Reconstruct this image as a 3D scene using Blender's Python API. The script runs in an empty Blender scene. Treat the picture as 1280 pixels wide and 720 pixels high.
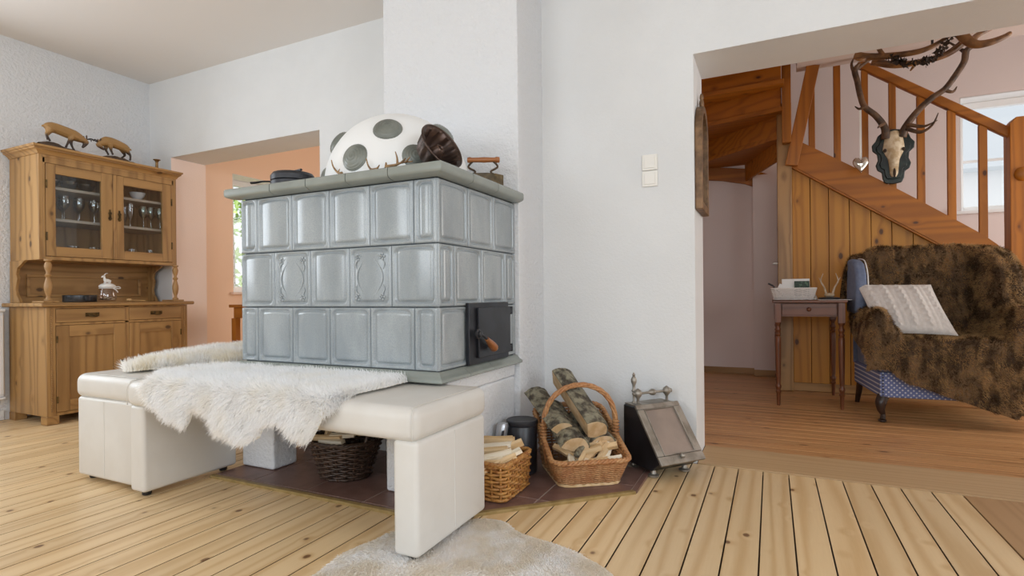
import bpy, bmesh, math, random
import numpy as np
from mathutils import Vector as V, Matrix, noise as mnoise
random.seed(7); np.random.seed(7)
PI = math.pi
sc = bpy.context.scene
col = sc.collection
# ------------------------------------------------------------------ camera
YAW, ROLL = math.radians(25.5), math.radians(.53)
cam_d = bpy.data.cameras.new('camera'); cam = bpy.data.objects.new('camera', cam_d); col.objects.link(cam)
cam_d.sensor_width = 36; cam_d.lens = 680/1280*36; cam_d.shift_y = 10/1280; cam_d.clip_start = .02
fw = V((-math.sin(YAW), math.cos(YAW), 0)); rt = V((math.cos(YAW), math.sin(YAW), 0)); dn = V((0, 0, -1))
cx = rt*math.cos(ROLL) + dn*math.sin(ROLL); cy = -(dn*math.cos(ROLL) - rt*math.sin(ROLL)); cz = -fw
cam.matrix_world = Matrix(((cx.x, cy.x, cz.x, 0), (cx.y, cy.y, cz.y, 0), (cx.z, cy.z, cz.z, .82), (0, 0, 0, 1)))
sc.camera = cam
# ------------------------------------------------------------------ view, world, window and fill light
vs = sc.view_settings
vs.view_transform = 'Standard'; vs.look = 'None'; vs.gamma = 1; vs.use_curve_mapping = False
vs.exposure = -1.0
sc.cycles.use_denoising = True
sc.cycles.max_bounces = 10; sc.cycles.diffuse_bounces = 6; sc.cycles.sample_clamp_indirect = 6
sc.cycles.caustics_reflective = False; sc.cycles.caustics_refractive = False
w = bpy.data.worlds.new('sky'); sc.world = w; w.use_nodes = True
w.node_tree.nodes['Background'].inputs[0].default_value = (.90, .95, 1, 1)
w.node_tree.nodes['Background'].inputs[1].default_value = 2.6
def area(name, loc, d, sx, sy, power, colr):
    l = bpy.data.lights.new(name, 'AREA'); l.shape = 'RECTANGLE'; l.size = sx; l.size_y = sy; l.energy = power; l.color = colr
    o = bpy.data.objects.new(name, l); col.objects.link(o); o.location = loc
    o.rotation_euler = V(d).to_track_quat('-Z', 'Y').to_euler()
    return o
DAY = (.84, .92, 1)
area('daylight_left_window', (-4.72, .75, 1.55), (1, 0, -.05), 1.4, 1.2, 55, DAY)
area('daylight_garden_window_a', (-2.6, -2.62, 1.65), (0, 1, -.1), 1.9, 1.15, 78, DAY)
area('daylight_garden_window_b', (.5, -2.62, 1.65), (0, 1, -.1), 1.9, 1.15, 78, DAY)
area('daylight_right_window', (2.55, -.6, 1.5), (-1, 0, -.05), 1.7, 1.3, 105, DAY)
area('daylight_hall_window', (2.4, 7.6, 4.3), (-.3, -.75, -.75), 2.4, 1.6, 200, (1, .97, .94))
area('daylight_front_door', (3.45, 4.4, 1.2), (-1, 0, 0), 1.0, 1.9, 85, (1, .95, .89))
area('peach_room_fill', (-2.4, 5.72, 1.5), (-.45, -1, 0), 1.3, 1.2, 60, (1, .98, .95))  # added lamp to brighten the peach room, no real window behind it
area('daylight_peach_window', (-6.6, 4.4, 4.0), (.65, 0, -.75), 2.2, 1.6, 300, (1, .98, .95))
# ------------------------------------------------------------------ helpers
def lin(h):
    h = h.lstrip('#'); o = []
    for i in (0, 2, 4):
        c = int(h[i:i+2], 16)/255
        o.append(c/12.92 if c <= .04045 else ((c+.055)/1.055)**2.4)
    return (*o, 1)
class MB:
    def __init__(s): s.v = []; s.f = []
    def add(s, vs_, fs):
        b = len(s.v); s.v += [V(p) for p in vs_]; s.f += [tuple(i+b for i in f) for f in fs]; return s
    def box(s, x0, x1, y0, y1, z0, z1):
        p = [(x, y, z) for z in (z0, z1) for y in (y0, y1) for x in (x0, x1)]
        return s.add(p, [(0, 2, 3, 1), (4, 5, 7, 6), (0, 1, 5, 4), (2, 6, 7, 3), (0, 4, 6, 2), (1, 3, 7, 5)])
    def obox(s, c, sz, R):
        p = [V(c) + R @ V((x*sz[0]/2, y*sz[1]/2, z*sz[2]/2)) for z in (-1, 1) for y in (-1, 1) for x in (-1, 1)]
        return s.add(p, [(0, 2, 3, 1), (4, 5, 7, 6), (0, 1, 5, 4), (2, 6, 7, 3), (0, 4, 6, 2), (1, 3, 7, 5)])
    def beam(s, a, b, w_, h_, up=(0, 0, 1)):
        a, b = V(a), V(b); d = (b-a); L = d.length; d.normalize(); u = V(up)
        sx = d.cross(u)
        if sx.length < 1e-5: sx = d.cross(V((1, 0, 0)))
        sx.normalize(); sz = sx.cross(d).normalized()
        R = Matrix((sx, d, sz)).transposed()
        return s.obox((a+b)/2, (w_, L, h_), R)
    def lathe(s, prof, c=(0, 0, 0), n=20, R=None):
        R = R or Matrix.Identity(3); c = V(c); vs_ = []; fs = []; k = len(prof)
        for r, z in prof:
            for i in range(n):
                a = 2*PI*i/n; vs_.append(c + R @ V((r*math.cos(a), r*math.sin(a), z)))
        for j in range(k-1):
            for i in range(n):
                fs.append((j*n+i, j*n+(i+1) % n, (j+1)*n+(i+1) % n, (j+1)*n+i))
        if prof[0][0] > 1e-6: fs.append(tuple(reversed(range(n))))
        if prof[-1][0] > 1e-6: fs.append(tuple((k-1)*n+i for i in range(n)))
        return s.add(vs_, fs)
    def tube(s, pts, r, n=8, closed=False, flat=None):
        pts = [V(p) for p in pts]; m = len(pts); rs = r if hasattr(r, '__len__') else [r]*m
        vs_ = []; fs = []; pu = None
        for i, p in enumerate(pts):
            if closed: t = pts[(i+1) % m]-pts[i-1]
            else: t = pts[min(i+1, m-1)]-pts[max(i-1, 0)]
            t = t.normalized() if t.length > 1e-9 else V((0, 0, 1))
            if pu is None:
                u = V((0, 0, 1)); u = V((1, 0, 0)) if abs(t.z) > .9 else u
            else: u = pu
            u = (u - t*u.dot(t)); u = u.normalized() if u.length > 1e-6 else t.orthogonal().normalized(); pu = u
            q = t.cross(u)
            for k in range(n):
                a = 2*PI*k/n
                vs_.append(p + (u*math.cos(a)*(flat or 1) + q*math.sin(a))*rs[i])
        for i in range(m if closed else m-1):
            j = (i+1) % m
            for k in range(n): fs.append((i*n+k, i*n+(k+1) % n, j*n+(k+1) % n, j*n+k))
        if not closed: fs += [tuple(reversed(range(n))), tuple((m-1)*n+k for k in range(n))]
        return s.add(vs_, fs)
    def prism(s, poly, ax, lo, hi):
        n = len(poly)
        def P(a, b, t): return (t, a, b) if ax == 'x' else ((a, t, b) if ax == 'y' else (a, b, t))
        vs_ = [P(a, b, lo) for a, b in poly]+[P(a, b, hi) for a, b in poly]
        fs = [tuple(reversed(range(n))), tuple(range(n, 2*n))]+[(i, (i+1) % n, n+(i+1) % n, n+i) for i in range(n)]
        return s.add(vs_, fs)
    def grid(s, fn, nu, nv, cu=False, cv=False):
        vs_ = [fn(i/(nu if cu else nu-1), j/(nv if cv else nv-1)) for j in range(nv) for i in range(nu)]; fs = []
        for j in range(nv if cv else nv-1):
            for i in range(nu if cu else nu-1):
                a, b = (i+1) % nu, (j+1) % nv
                fs.append((j*nu+i, j*nu+a, b*nu+a, b*nu+i))
        return s.add(vs_, fs)
    def ball(s, c, r, nu=14, nv=9):
        r = r if hasattr(r, '__len__') else (r, r, r); c = V(c)
        vs_ = [c+V((0, 0, -r[2]))]; fs = []
        for j in range(1, nv):
            ph = -PI/2+PI*j/nv
            for i in range(nu):
                a = 2*PI*i/nu; vs_.append(c+V((r[0]*math.cos(ph)*math.cos(a), r[1]*math.cos(ph)*math.sin(a), r[2]*math.sin(ph))))
        vs_.append(c+V((0, 0, r[2]))); T = len(vs_)-1
        for i in range(nu):
            fs.append((0, 1+(i+1) % nu, 1+i)); fs.append((T, T-nu+i, T-nu+(i+1) % nu))
        for j in range(nv-2):
            for i in range(nu): fs.append((1+j*nu+i, 1+j*nu+(i+1) % nu, 1+(j+1)*nu+(i+1) % nu, 1+(j+1)*nu+i))
        return s.add(vs_, fs)
    def build(s, name, m, parent=None, smooth=None, bevel=0, seg=2, local=False, sub=0, solid=0):
        vs_ = s.v
        if parent is not None and not local:
            inv = WM[parent.name].inverted(); vs_ = [inv @ p for p in vs_]
        me = bpy.data.meshes.new(name); me.from_pydata([tuple(p) for p in vs_], [], s.f); me.update()
        o = bpy.data.objects.new(name, me); col.objects.link(o)
        if m: me.materials.append(m)
        fixn(me)
        if smooth is not None:
            me.shade_smooth()
            if smooth < 180: me.set_sharp_from_angle(angle=math.radians(smooth))
        if solid:
            q = o.modifiers.new('solid', 'SOLIDIFY'); q.thickness = solid; q.offset = -1
        if bevel:
            q = o.modifiers.new('bevel', 'BEVEL'); q.width = bevel; q.segments = seg; q.limit_method = 'ANGLE'; q.angle_limit = math.radians(40); q.harden_normals = True
            me.shade_smooth()
        if sub:
            q = o.modifiers.new('sub', 'SUBSURF'); q.levels = sub; q.render_levels = sub; me.shade_smooth()
        if parent is not None:
            o.parent = parent; WM[o.name] = WM[parent.name].copy()
        else: WM[o.name] = Matrix.Identity(4)
        return o
WM = {}
def fixn(me):
    bm = bmesh.new(); bm.from_mesh(me); bmesh.ops.recalc_face_normals(bm, faces=bm.faces); bm.to_mesh(me); bm.free()
def tag(o, label=None, cat=None, group=None, kind=None):
    if label: o['label'] = label
    if cat: o['category'] = cat
    if group: o['group'] = group
    if kind: o['kind'] = kind
    return o
def thing(name, label, cat, loc=(0, 0, 0), rz=0, group=None):
    o = bpy.data.objects.new(name, None); col.objects.link(o); o.empty_display_size = .05
    o.location = loc; o.rotation_euler = (0, 0, rz)
    WM[o.name] = Matrix.Translation(V(loc)) @ Matrix.Rotation(rz, 4, 'Z')
    return tag(o, label, cat, group)
def struct(name, mb, m, parent=None, **k):
    o = mb.build(name, m, parent, **k); o['kind'] = 'structure'; return o
def copy_tree(o, parent=None):
    c = o.copy(); col.objects.link(c); c.parent = parent
    if o.name in WM: WM[c.name] = WM[o.name].copy()
    for ch in o.children: copy_tree(ch, c)
    return c
def cr(pts, n=6, closed=False):
    P = [V(p) for p in pts]; out = []; m = len(P)
    for i in range(m if closed else m-1):
        g = (lambda k: P[k % m]) if closed else (lambda k: P[min(max(k, 0), m-1)])
        a, b, c, d = g(i-1), g(i), g(i+1), g(i+2)
        for k in range(n):
            t = k/n
            out.append(.5*((2*b)+(c-a)*t+(2*a-5*b+4*c-d)*t*t+(3*b-a-3*c+d)*t**3))
    if not closed: out.append(P[-1])
    return out
def lerpl(l, n=6):
    o = []
    for i in range(len(l)-1):
        for k in range(n): o.append(l[i]+(l[i+1]-l[i])*k/n)
    return o+[l[-1]]
def Rz(a): return Matrix.Rotation(a, 3, 'Z')
def R3(x, y, z): return Matrix.Rotation(z, 3, 'Z') @ Matrix.Rotation(y, 3, 'Y') @ Matrix.Rotation(x, 3, 'X')
def toward(d, up=(0, 0, 1)):
    return V(d).to_track_quat('Z', 'Y').to_matrix()
# ------------------------------------------------------------------ materials
def nm(name):
    m = bpy.data.materials.new(name); m.use_nodes = True; nt = m.node_tree
    return m, nt.nodes, nt.links, nt.nodes['Principled BSDF']
def rgbmix(N, L, fac, a, b, blend='MIX'):
    n = N.new('ShaderNodeMix'); n.data_type = 'RGBA'; n.blend_type = blend
    for s_, val in ((n.inputs[0], fac), (n.inputs[6], a), (n.inputs[7], b)):
        if hasattr(val, 'is_linked') or hasattr(val, 'node'): L.new(val, s_)
        else: s_.default_value = val
    return n.outputs[2]
def mth(N, L, op, a, b=None, c=None, clamp=False):
    n = N.new('ShaderNodeMath'); n.operation = op; n.use_clamp = clamp
    for i, val in enumerate((a, b, c)):
        if val is None: continue
        if hasattr(val, 'node'): L.new(val, n.inputs[i])
        else: n.inputs[i].default_value = val
    return n.outputs[0]
def mrange(N, L, v_, a, b, c=0, d=1, smooth=True):
    n = N.new('ShaderNodeMapRange'); n.interpolation_type = 'SMOOTHSTEP' if smooth else 'LINEAR'
    L.new(v_, n.inputs[0])
    for i, q in enumerate((a, b, c, d)): n.inputs[1+i].default_value = q
    return n.outputs[0]
def coords(N, L, scale=(1, 1, 1), rnd=True):
    tc = N.new('ShaderNodeTexCoord'); mp = N.new('ShaderNodeMapping'); mp.inputs['Scale'].default_value = scale
    src = tc.outputs['Object']
    if rnd:
        oi = N.new('ShaderNodeObjectInfo'); cb = N.new('ShaderNodeCombineXYZ')
        L.new(mth(N, L, 'MULTIPLY', oi.outputs['Random'], 37.), cb.inputs[0]); L.new(mth(N, L, 'MULTIPLY', oi.outputs['Random'], 91.), cb.inputs[1]); L.new(mth(N, L, 'MULTIPLY', oi.outputs['Random'], 53.), cb.inputs[2])
        va = N.new('ShaderNodeVectorMath'); va.operation = 'ADD'; L.new(src, va.inputs[0]); L.new(cb.outputs[0], va.inputs[1]); src = va.outputs[0]
    L.new(src, mp.inputs[0])
    return mp.outputs[0]
def ntex(N, L, vec, scale, detail=3, rough=.55, dist=0):
    n = N.new('ShaderNodeTexNoise'); n.inputs['Scale'].default_value = scale; n.inputs['Detail'].default_value = detail
    n.inputs['Roughness'].default_value = rough; n.inputs['Distortion'].default_value = dist
    if vec is not None: L.new(vec, n.inputs['Vector'])
    return n.outputs['Fac']
def bump(N, L, B, h, strength, dist=.01):
    b = N.new('ShaderNodeBump'); b.inputs['Strength'].default_value = strength; b.inputs['Distance'].default_value = dist
    L.new(h, b.inputs['Height']); L.new(b.outputs[0], B.inputs['Normal'])
def plain(name, c, rough=.5, metal=0, c2=None, nscale=8, amt=1, bmp=0, bscale=60, bdist=.004, spec=.5, scale=(1, 1, 1), coat=0, lo=.35, hi=.65):
    m, N, L, B = nm(name)
    c = lin(c) if isinstance(c, str) else c
    B.inputs['Base Color'].default_value = c; B.inputs['Roughness'].default_value = rough; B.inputs['Metallic'].default_value = metal
    B.inputs['Specular IOR Level'].default_value = spec; B.inputs['Coat Weight'].default_value = coat
    if c2 or bmp: vec = coords(N, L, scale)
    if c2:
        f = mrange(N, L, ntex(N, L, vec, nscale, 4), lo, hi, 0, amt)
        L.new(rgbmix(N, L, f, c, lin(c2)), B.inputs['Base Color'])
    if bmp: bump(N, L, B, ntex(N, L, vec, bscale, 4, .6), bmp, bdist)
    return m
def wood(name, base, dark, knot, ax='y', freq=70, stretch=.06, rough=.42, kn=(5., 1.3), kamt=.85, ring=.55, tone=.35, kprob=.5, tone2=None):
    """sawn wood whose grain runs along AX; every object gets its own piece of grain"""
    m, N, L, B = nm(name)
    i = 'xyz'.index(ax); s1 = [1, 1, 1]; s1[i] = stretch; s2 = [kn[0]]*3; s2[i] = kn[1]
    v1 = coords(N, L, tuple(s1)); v2 = coords(N, L, tuple(s2))
    sp = N.new('ShaderNodeSeparateXYZ'); L.new(v1, sp.inputs[0])
    o1, o2 = [q for q in range(3) if q != i]
    ac = mth(N, L, 'ADD', sp.outputs[o1], mth(N, L, 'MULTIPLY', sp.outputs[o2], .8))
    big = ntex(N, L, v1, 5, 2, .5)
    vo = N.new('ShaderNodeTexVoronoi'); vo.inputs['Scale'].default_value = 1; L.new(v2, vo.inputs['Vector']); vo.inputs['Randomness'].default_value = .95
    d = vo.outputs['Distance']
    sc_ = N.new('ShaderNodeSeparateColor'); L.new(vo.outputs['Color'], sc_.inputs[0])
    on = mth(N, L, 'GREATER_THAN', sc_.outputs[0], 1-kprob)
    near = mth(N, L, 'MULTIPLY', mrange(N, L, d, .36, .0), on)
    ph = mth(N, L, 'ADD', mth(N, L, 'MULTIPLY', ac, freq*2), mth(N, L, 'ADD', mth(N, L, 'MULTIPLY', big, freq*.75), mth(N, L, 'MULTIPLY', near, 3.)))
    ri = mth(N, L, 'MULTIPLY_ADD', mth(N, L, 'SINE', ph), .5, .5)
    ri = mth(N, L, 'POWER', ri, 2.2)
    fine = ntex(N, L, v1, 160, 3, .7)
    g = mth(N, L, 'ADD', mth(N, L, 'MULTIPLY', ri, ring), mth(N, L, 'MULTIPLY', fine, .3), clamp=True)
    colr = rgbmix(N, L, g, lin(base), lin(dark))
    oi = N.new('ShaderNodeObjectInfo')
    hsv = N.new('ShaderNodeHueSaturation'); L.new(colr, hsv.inputs['Color'])
    L.new(mth(N, L, 'MULTIPLY_ADD', oi.outputs['Random'], tone, 1-tone*.5), hsv.inputs['Value'])
    kk = mth(N, L, 'MULTIPLY', mth(N, L, 'MULTIPLY', mrange(N, L, mth(N, L, 'ADD', d, mth(N, L, 'MULTIPLY', fine, .05)), .15, .09), on), kamt)
    halo = mth(N, L, 'MULTIPLY', mth(N, L, 'MULTIPLY', mrange(N, L, d, .24, .1), on), kamt*.45)
    c3 = rgbmix(N, L, halo, hsv.outputs[0], lin(dark))
    c3 = rgbmix(N, L, kk, c3, lin(knot))
    L.new(c3, B.inputs['Base Color'])
    B.inputs['Roughness'].default_value = rough
    bump(N, L, B, g, .12, .002)
    return m
M_ = {}
M_['plaster'] = plain('white_plaster', '#e2e4e5', .85, c2='#dadcdd', nscale=2, amt=.5, bmp=.35, bscale=90, bdist=.006)
M_['plaster_coarse'] = plain('rough_white_plaster', '#e3e5e8', .9, bmp=.8, bscale=60, bdist=.012)
M_['ceiling'] = plain('ceiling_paint', '#e9e5e1', .9)
M_['soffit'] = plain('soffit_paint', '#dccfc8', .9, bmp=.2, bscale=120)
M_['bouncewall'] = plain('bounce_tinted_plaster', '#e2d5d1', .9, bmp=.25, bscale=90)  # hall plaster with the warm bounce light put into its colour
M_['peach'] = plain('peach_plaster', '#fadcc3', .9, bmp=.2, bscale=90)
M_['peach_light'] = plain('light_peach_plaster', '#f6e2d6', .9, bmp=.2, bscale=90)
M_['floor'] = wood('pine_floor', '#e3c89e', '#bd9560', '#5f3a20', 'y', freq=48, stretch=.05, rough=.38, kn=(9, 7), tone=.16, ring=.42, kprob=1.0)
M_['floor_hall'] = wood('oiled_pine_floor', '#cc9d6c', '#9c6a40', '#4a2a18', 'x', freq=70, stretch=.05, rough=.36, kn=(10, 5), tone=.2, ring=.55, kprob=.95)
M_['oak_grey'] = wood('weathered_oak', '#bd9f78', '#a98861', '#7b5d40', 'x', freq=60, stretch=.04, rough=.5, kamt=.1, tone=.05, ring=.4, kprob=.05)
M_['oak_grey_y'] = wood('weathered_oak_board', '#b08c64', '#9a774f', '#6b4d30', 'y', freq=60, stretch=.04, rough=.5, kamt=.1, tone=.05, ring=.4, kprob=.05)
M_['strip'] = plain('edge_strip_wood', '#8b7444', .5, c2='#a0895a', nscale=20)
M_['gap'] = plain('dark_gap', '#4a3420', .9)
M_['gap_l'] = plain('brown_gap', '#6b4c2e', .9)
for k in 'xyz':
    M_['pine'+k] = wood('honey_pine_'+k, '#b38b57', '#866239', '#46301f', k, freq=42, stretch=.08, rough=.42, kn=(7, 4.5), tone=.10, ring=.6, kprob=1.0)
    M_['stair'+k] = wood('varnished_larch_'+k, '#b06b16', '#7c4508', '#361807', k, freq=40, stretch=.06, rough=.5, kn=(8, 4.5), tone=.22, ring=.45, kprob=.8)
    M_['mahog'+k] = wood('dark_table_wood_'+k, '#76462a', '#4d2913', '#301408', k, freq=70, stretch=.06, rough=.35, kamt=.1, kprob=.1, tone=.1)
    M_['panel'+k] = wood('pine_panel_'+k, '#c0862f', '#945c17', '#3a1c08', k, freq=32, stretch=.05, rough=.5, kn=(6.5, 3.6), tone=.14, ring=.45, kprob=1.0)
# ================================================================== the setting
CEIL = 2.655
# ---- floors
fl_ = MB().box(-4.9, .69, -2.7, 3.17, -.06, -.018).box(-4.75, -1.2, 3.17, 5.8, -.06, -.018)
floor = struct('floor', fl_, M_['gap'])
PW = .1045
def plank_mesh(name, L, w_, ax, t=.02, ch=.0012):
    mb = MB(); h = w_/2-.0024
    prof = [(-h, -t), (h, -t), (h, -ch), (h-ch, 0), (-h+ch, 0), (-h, -ch)]
    if ax == 'y': mb.prism(prof, 'y', 0, L)
    else: mb.prism(prof, 'x', 0, L)
    return mb
pa = plank_mesh('p', 2.755+2.7, PW, 'y').build('floorboard', M_['floor'], floor)
pb = plank_mesh('p', 5.8+2.7, PW, 'y').build('floorboard', M_['floor'], floor)
def dark_edges(o, ax):
    o.data.materials.append(M_['gap'])
    for p in o.data.polygons:
        if abs(p.normal[ax]) > .9: p.material_index = 1
dark_edges(pa, 0); dark_edges(pb, 0)
first = {0: True, 1: True}
n0 = int((-4.78-.0)/PW)-1
for i in range(n0, 8):
    x = -.0415+PW*(i+.5)
    if x-PW/2 < -4.86 or x+PW/2 > .70: continue
    k = 0 if x > -1.2 else 1
    src = pa if k == 0 else pb
    if first[k]: o = src; first[k] = False
    else: o = src.copy(); col.objects.link(o)
    o.location = (x, -2.7, 0)
bord = MB().box(.692, 1.01, -2.7, 2.755, -.02, .001).build('border_board', M_['oak_grey_y'], floor, bevel=.002)
struct('floor_border', MB().box(1.012, 2.6, -2.7, 2.755, -.03, 0), M_['oak_grey_y'])
hall_floor = struct('floor_hall', MB().box(-1.0, 3.5, 2.761, 6.05, -.06, -.018), M_['gap'])
struct('trim_1', MB().box(-.33, 2.4, 2.763, 3.104, -.03, .004), M_['oak_grey'], bevel=.003)
ph = plank_mesh('p', 4.5, .098, 'x').build('floorboard', M_['floor_hall'], hall_floor)
dark_edges(ph, 1)
for i in range(30):
    o = ph if i == 0 else ph.copy()
    if i: col.objects.link(o)
    o.location = (-1.0, 3.106+.098*(i+.5), 0)
# ---- hearth of brown tiles
def clip(poly, planes):
    for (nx, ny, d) in planes:
        out = []
        for i in range(len(poly)):
            a, b = poly[i], poly[(i+1) % len(poly)]
            da, db = nx*a[0]+ny*a[1]-d, nx*b[0]+ny*b[1]-d
            if da <= 0: out.append(a)
            if (da < 0 < db) or (db < 0 < da):
                t = da/(da-db); out.append((a[0]+(b[0]-a[0])*t, a[1]+(b[1]-a[1])*t))
        poly = out
        if len(poly) < 3: return []
    return poly
HC = [(-2.33, 1.672), (-1.128, 1.672), (-.53, 2.245), (-.53, 2.76), (-2.33, 2.76)]
M_['grout'] = plain('pale_grout', '#a2938b', .9, bmp=.2)
M_['htile'] = plain('brown_floor_tile', '#7d6057', .42, c2='#6d5149', nscale=14, bmp=.1, bscale=120)
hearth = struct('floor_hearth', MB().prism(HC, 'z', -.03, .0075), M_['grout'])
nd = math.hypot(.573, .598)
planes = [(0, -1, -1.672), (.573/nd, -.598/nd, (.573*-.53-.598*2.245)/nd), (1, 0, -.53), (0, 1, 2.76), (-1, 0, 2.33)]
for i in range(-3, 4):
    for j in range(0, 5):
        g = .0028; x0 = -1.47+.3125*i; y0 = 1.690-.3075*1+.3075*j
        p = clip([(x0+g, y0+g), (x0+.3125-g, y0+g), (x0+.3125-g, y0+.3075-g), (x0+g, y0+.3075-g)], planes)
        if len(p) >= 3:
            MB().prism(p, 'z', 0, .0092).build('floor_tile', M_['htile'], hearth, bevel=.0012, seg=1)
strip_pts = [(-2.33, 1.672), (-1.128, 1.672), (-.53, 2.245), (-.53, 2.755)]
for k, (a, b) in enumerate(zip(strip_pts[:-1], strip_pts[1:])):
    d = V((b[0]-a[0], b[1]-a[1], 0)).normalized(); n = V((d.y, -d.x, 0))
    m1 = V((*a, 0))+n*.011; m2 = V((*b, 0))+n*.011+d*.008
    MB().beam(m1+V((0, 0, .002)), m2+V((0, 0, .002)), .022, .02).build('edge_strip', M_['strip'] if k < 2 else M_['htile'], hearth, bevel=.002)
# ---- walls of the living room
wb = MB().prism([(-1.124, 0), (-.333, 0), (-.333, 1.984), (2.4, 1.984), (2.4, 0), (2.8, 0), (2.8, CEIL+.1), (-1.124, CEIL+.1)], 'y', 2.761, 3.106)
struct('wall_back', wb, M_['plaster'])
struct('wall_chimney', MB().box(-1.951, -1.124, 2.444, 3.17, 0, CEIL+.05), M_['plaster_coarse'], bevel=.006)
wp = MB().prism([(-5.0, 0), (-4.5, 0), (-4.5, 1.998), (-2.85, 1.998), (-2.85, 0), (-1.93, 0), (-1.93, CEIL+.1), (-5.0, CEIL+.1)], 'y', 2.866, 3.168)
struct('wall_back_passage', wp, M_['plaster'])
struct('trim_2', MB().box(-4.502, -4.495, 2.8685, 3.172, 0, 1.996), M_['peach_light'])
def wall_x(x0, x1, y0, y1, z1, holes):
    """wall in a plane X = const with window holes (y0, y1, z0, z1)"""
    mb = MB(); y = y0
    for (a, b, c, d) in sorted(holes):
        mb.box(x0, x1, y, a, 0, z1); mb.box(x0, x1, a, b, 0, c) if c > 0 else None; mb.box(x0, x1, a, b, d, z1); y = b
    return mb.box(x0, x1, y, y1, 0, z1)
def wall_y(y0, y1, x0, x1, z1, holes):
    mb = MB(); x = x0
    for (a, b, c, d) in sorted(holes):
        mb.box(x, a, y0, y1, 0, z1); mb.box(a, b, y0, y1, 0, c) if c > 0 else None; mb.box(a, b, y0, y1, d, z1); x = b
    return mb.box(x, x1, y0, y1, 0, z1)
struct('wall_left', wall_x(-5.0, -4.78, -2.7, 2.87, CEIL+.1, [(.05, 1.45, .95, 2.15)]), M_['plaster_coarse'])
struct('wall_front', wall_y(-2.95, -2.7, -5.0, 2.8, CEIL+.1, [(-3.55, -1.65, 1.05, 2.25), (-.45, 1.45, 1.05, 2.25)]), M_['plaster'])
struct('wall_right', wall_x(2.6, 2.8, -2.7, 2.765, CEIL+.1, [(-1.45, .25, .85, 2.15)]), M_['plaster'])
struct('ceiling', MB().box(-5.0, 2.8, -2.95, 3.1, CEIL, CEIL+.12), M_['ceiling'])
M_['pvc'] = plain('white_window_frame', '#e9eaea', .35)
M_['glass'], N, L, B = nm('window_glass')
def thin_glass(N, L, B, tint, ior=1.45, rough=.02, extra=0.):
    N.remove(B); o = [q for q in N if q.type == 'OUTPUT_MATERIAL'][0]
    t = N.new('ShaderNodeBsdfTransparent'); t.inputs[0].default_value = (*tint, 1)
    g = N.new('ShaderNodeBsdfGlossy'); g.inputs['Roughness'].default_value = rough
    fr = N.new('ShaderNodeLayerWeight'); fr.inputs[0].default_value = .5; x = N.new('ShaderNodeMixShader')
    f = mth(N, L, 'MULTIPLY_ADD', mth(N, L, 'POWER', fr.outputs['Facing'], 4.), .6, .04+extra, clamp=True)
    L.new(f, x.inputs[0]); L.new(t.outputs[0], x.inputs[1]); L.new(g.outputs[0], x.inputs[2]); L.new(x.outputs[0], o.inputs[0])
thin_glass(N, L, B, (.97, .98, .98))
def window_frame(name, plane, at, a0, a1, z0, z1, mull=1, bar=None, fwid=.06, pane=False):
    mb = MB(); d = .03
    def bx(p, q, r, s_):
        if plane == 'x': mb.box(at-d, at+d, p, q, r, s_)
        else: mb.box(p, q, at-d, at+d, r, s_)
    bx(a0, a0+fwid, z0, z1); bx(a1-fwid, a1, z0, z1); bx(a0+fwid, a1-fwid, z0, z0+fwid); bx(a0+fwid, a1-fwid, z1-fwid, z1)
    o = struct(name, mb, M_['pvc'], bevel=.006)
    mb = MB()
    for i in range(1, mull+1):
        c = a0+(a1-a0)*i/(mull+1); bx(c-.035, c+.035, z0+fwid, z1-fwid)
        mb.build('mullion', M_['pvc'], o, bevel=.005); mb = MB()
    if bar:
        for i in range(mull+1):
            p0 = a0+(a1-a0)*i/(mull+1)+.036; p1 = a0+(a1-a0)*(i+1)/(mull+1)-.036
            d = .012; bx(p0, p1, bar-.011, bar+.011); mb.build('glazing_bar', M_['pvc'], o); mb = MB(); d = .03
    if pane:
        for i in range(mull+1):
            p0 = a0+(a1-a0)*i/(mull+1)+.03; p1 = a0+(a1-a0)*(i+1)/(mull+1)-.03
            d = .002; bx(p0, p1, z0+.04, z1-.04); mb.build('pane', M_['glass'], o); mb = MB(); d = .03
    return o
window_frame('window_3', 'x', -4.9, .05, 1.45, .95, 2.15)
window_frame('window_4', 'y', -2.85, -3.55, -1.65, 1.05, 2.25)
window_frame('window_5', 'y', -2.85, -.45, 1.45, 1.05, 2.25)
window_frame('window_6', 'x', 2.72, -1.45, .25, .85, 2.15)
struct('baseboard_left', MB().box(-4.779, -4.765, -2.69, 1.87, .001, .07), M_['plaster'], bevel=.004)
window_frame('added_window_7', 'y', 5.785, -3.05, -1.75, .9, 2.1)  # added unseen frame for the peach room fill lamp; the wall is closed
# ---- peach room beyond the passage
struct('wall_peach', wall_x(-5.05, -4.75, 3.17, 6.0, CEIL, [(3.63, 4.85, .88, 2.045)]), M_['peach'])
struct('wall_peach_far', MB().box(-5.05, -1.2, 5.8, 6.0, 0, CEIL), M_['peach'])
struct('wall_peach_side', MB().box(-1.3, -1.15, 3.11, 6.0, 0, CEIL), M_['peach'])
struct('ceiling_peach', MB().box(-5.05, -1.15, 3.1, 6.0, CEIL, CEIL+.12), M_['ceiling'])
rv = MB().box(-5.05, -4.752, 3.632, 4.848, 2.037, 2.044).box(-5.05, -4.752, 4.84, 4.848, .9, 2.044).box(-5.05, -4.752, 3.632, 3.64, .9, 2.044)
struct('trim_3', rv, M_['pvc'])
struct('trim_4', MB().box(-5.0, -4.715, 3.60, 4.88, .858, .882), M_['peach_light'], bevel=.004)
window_frame('window_1', 'x', -4.985, 3.632, 4.848, .882, 2.037, mull=1, pane=True)
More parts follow.
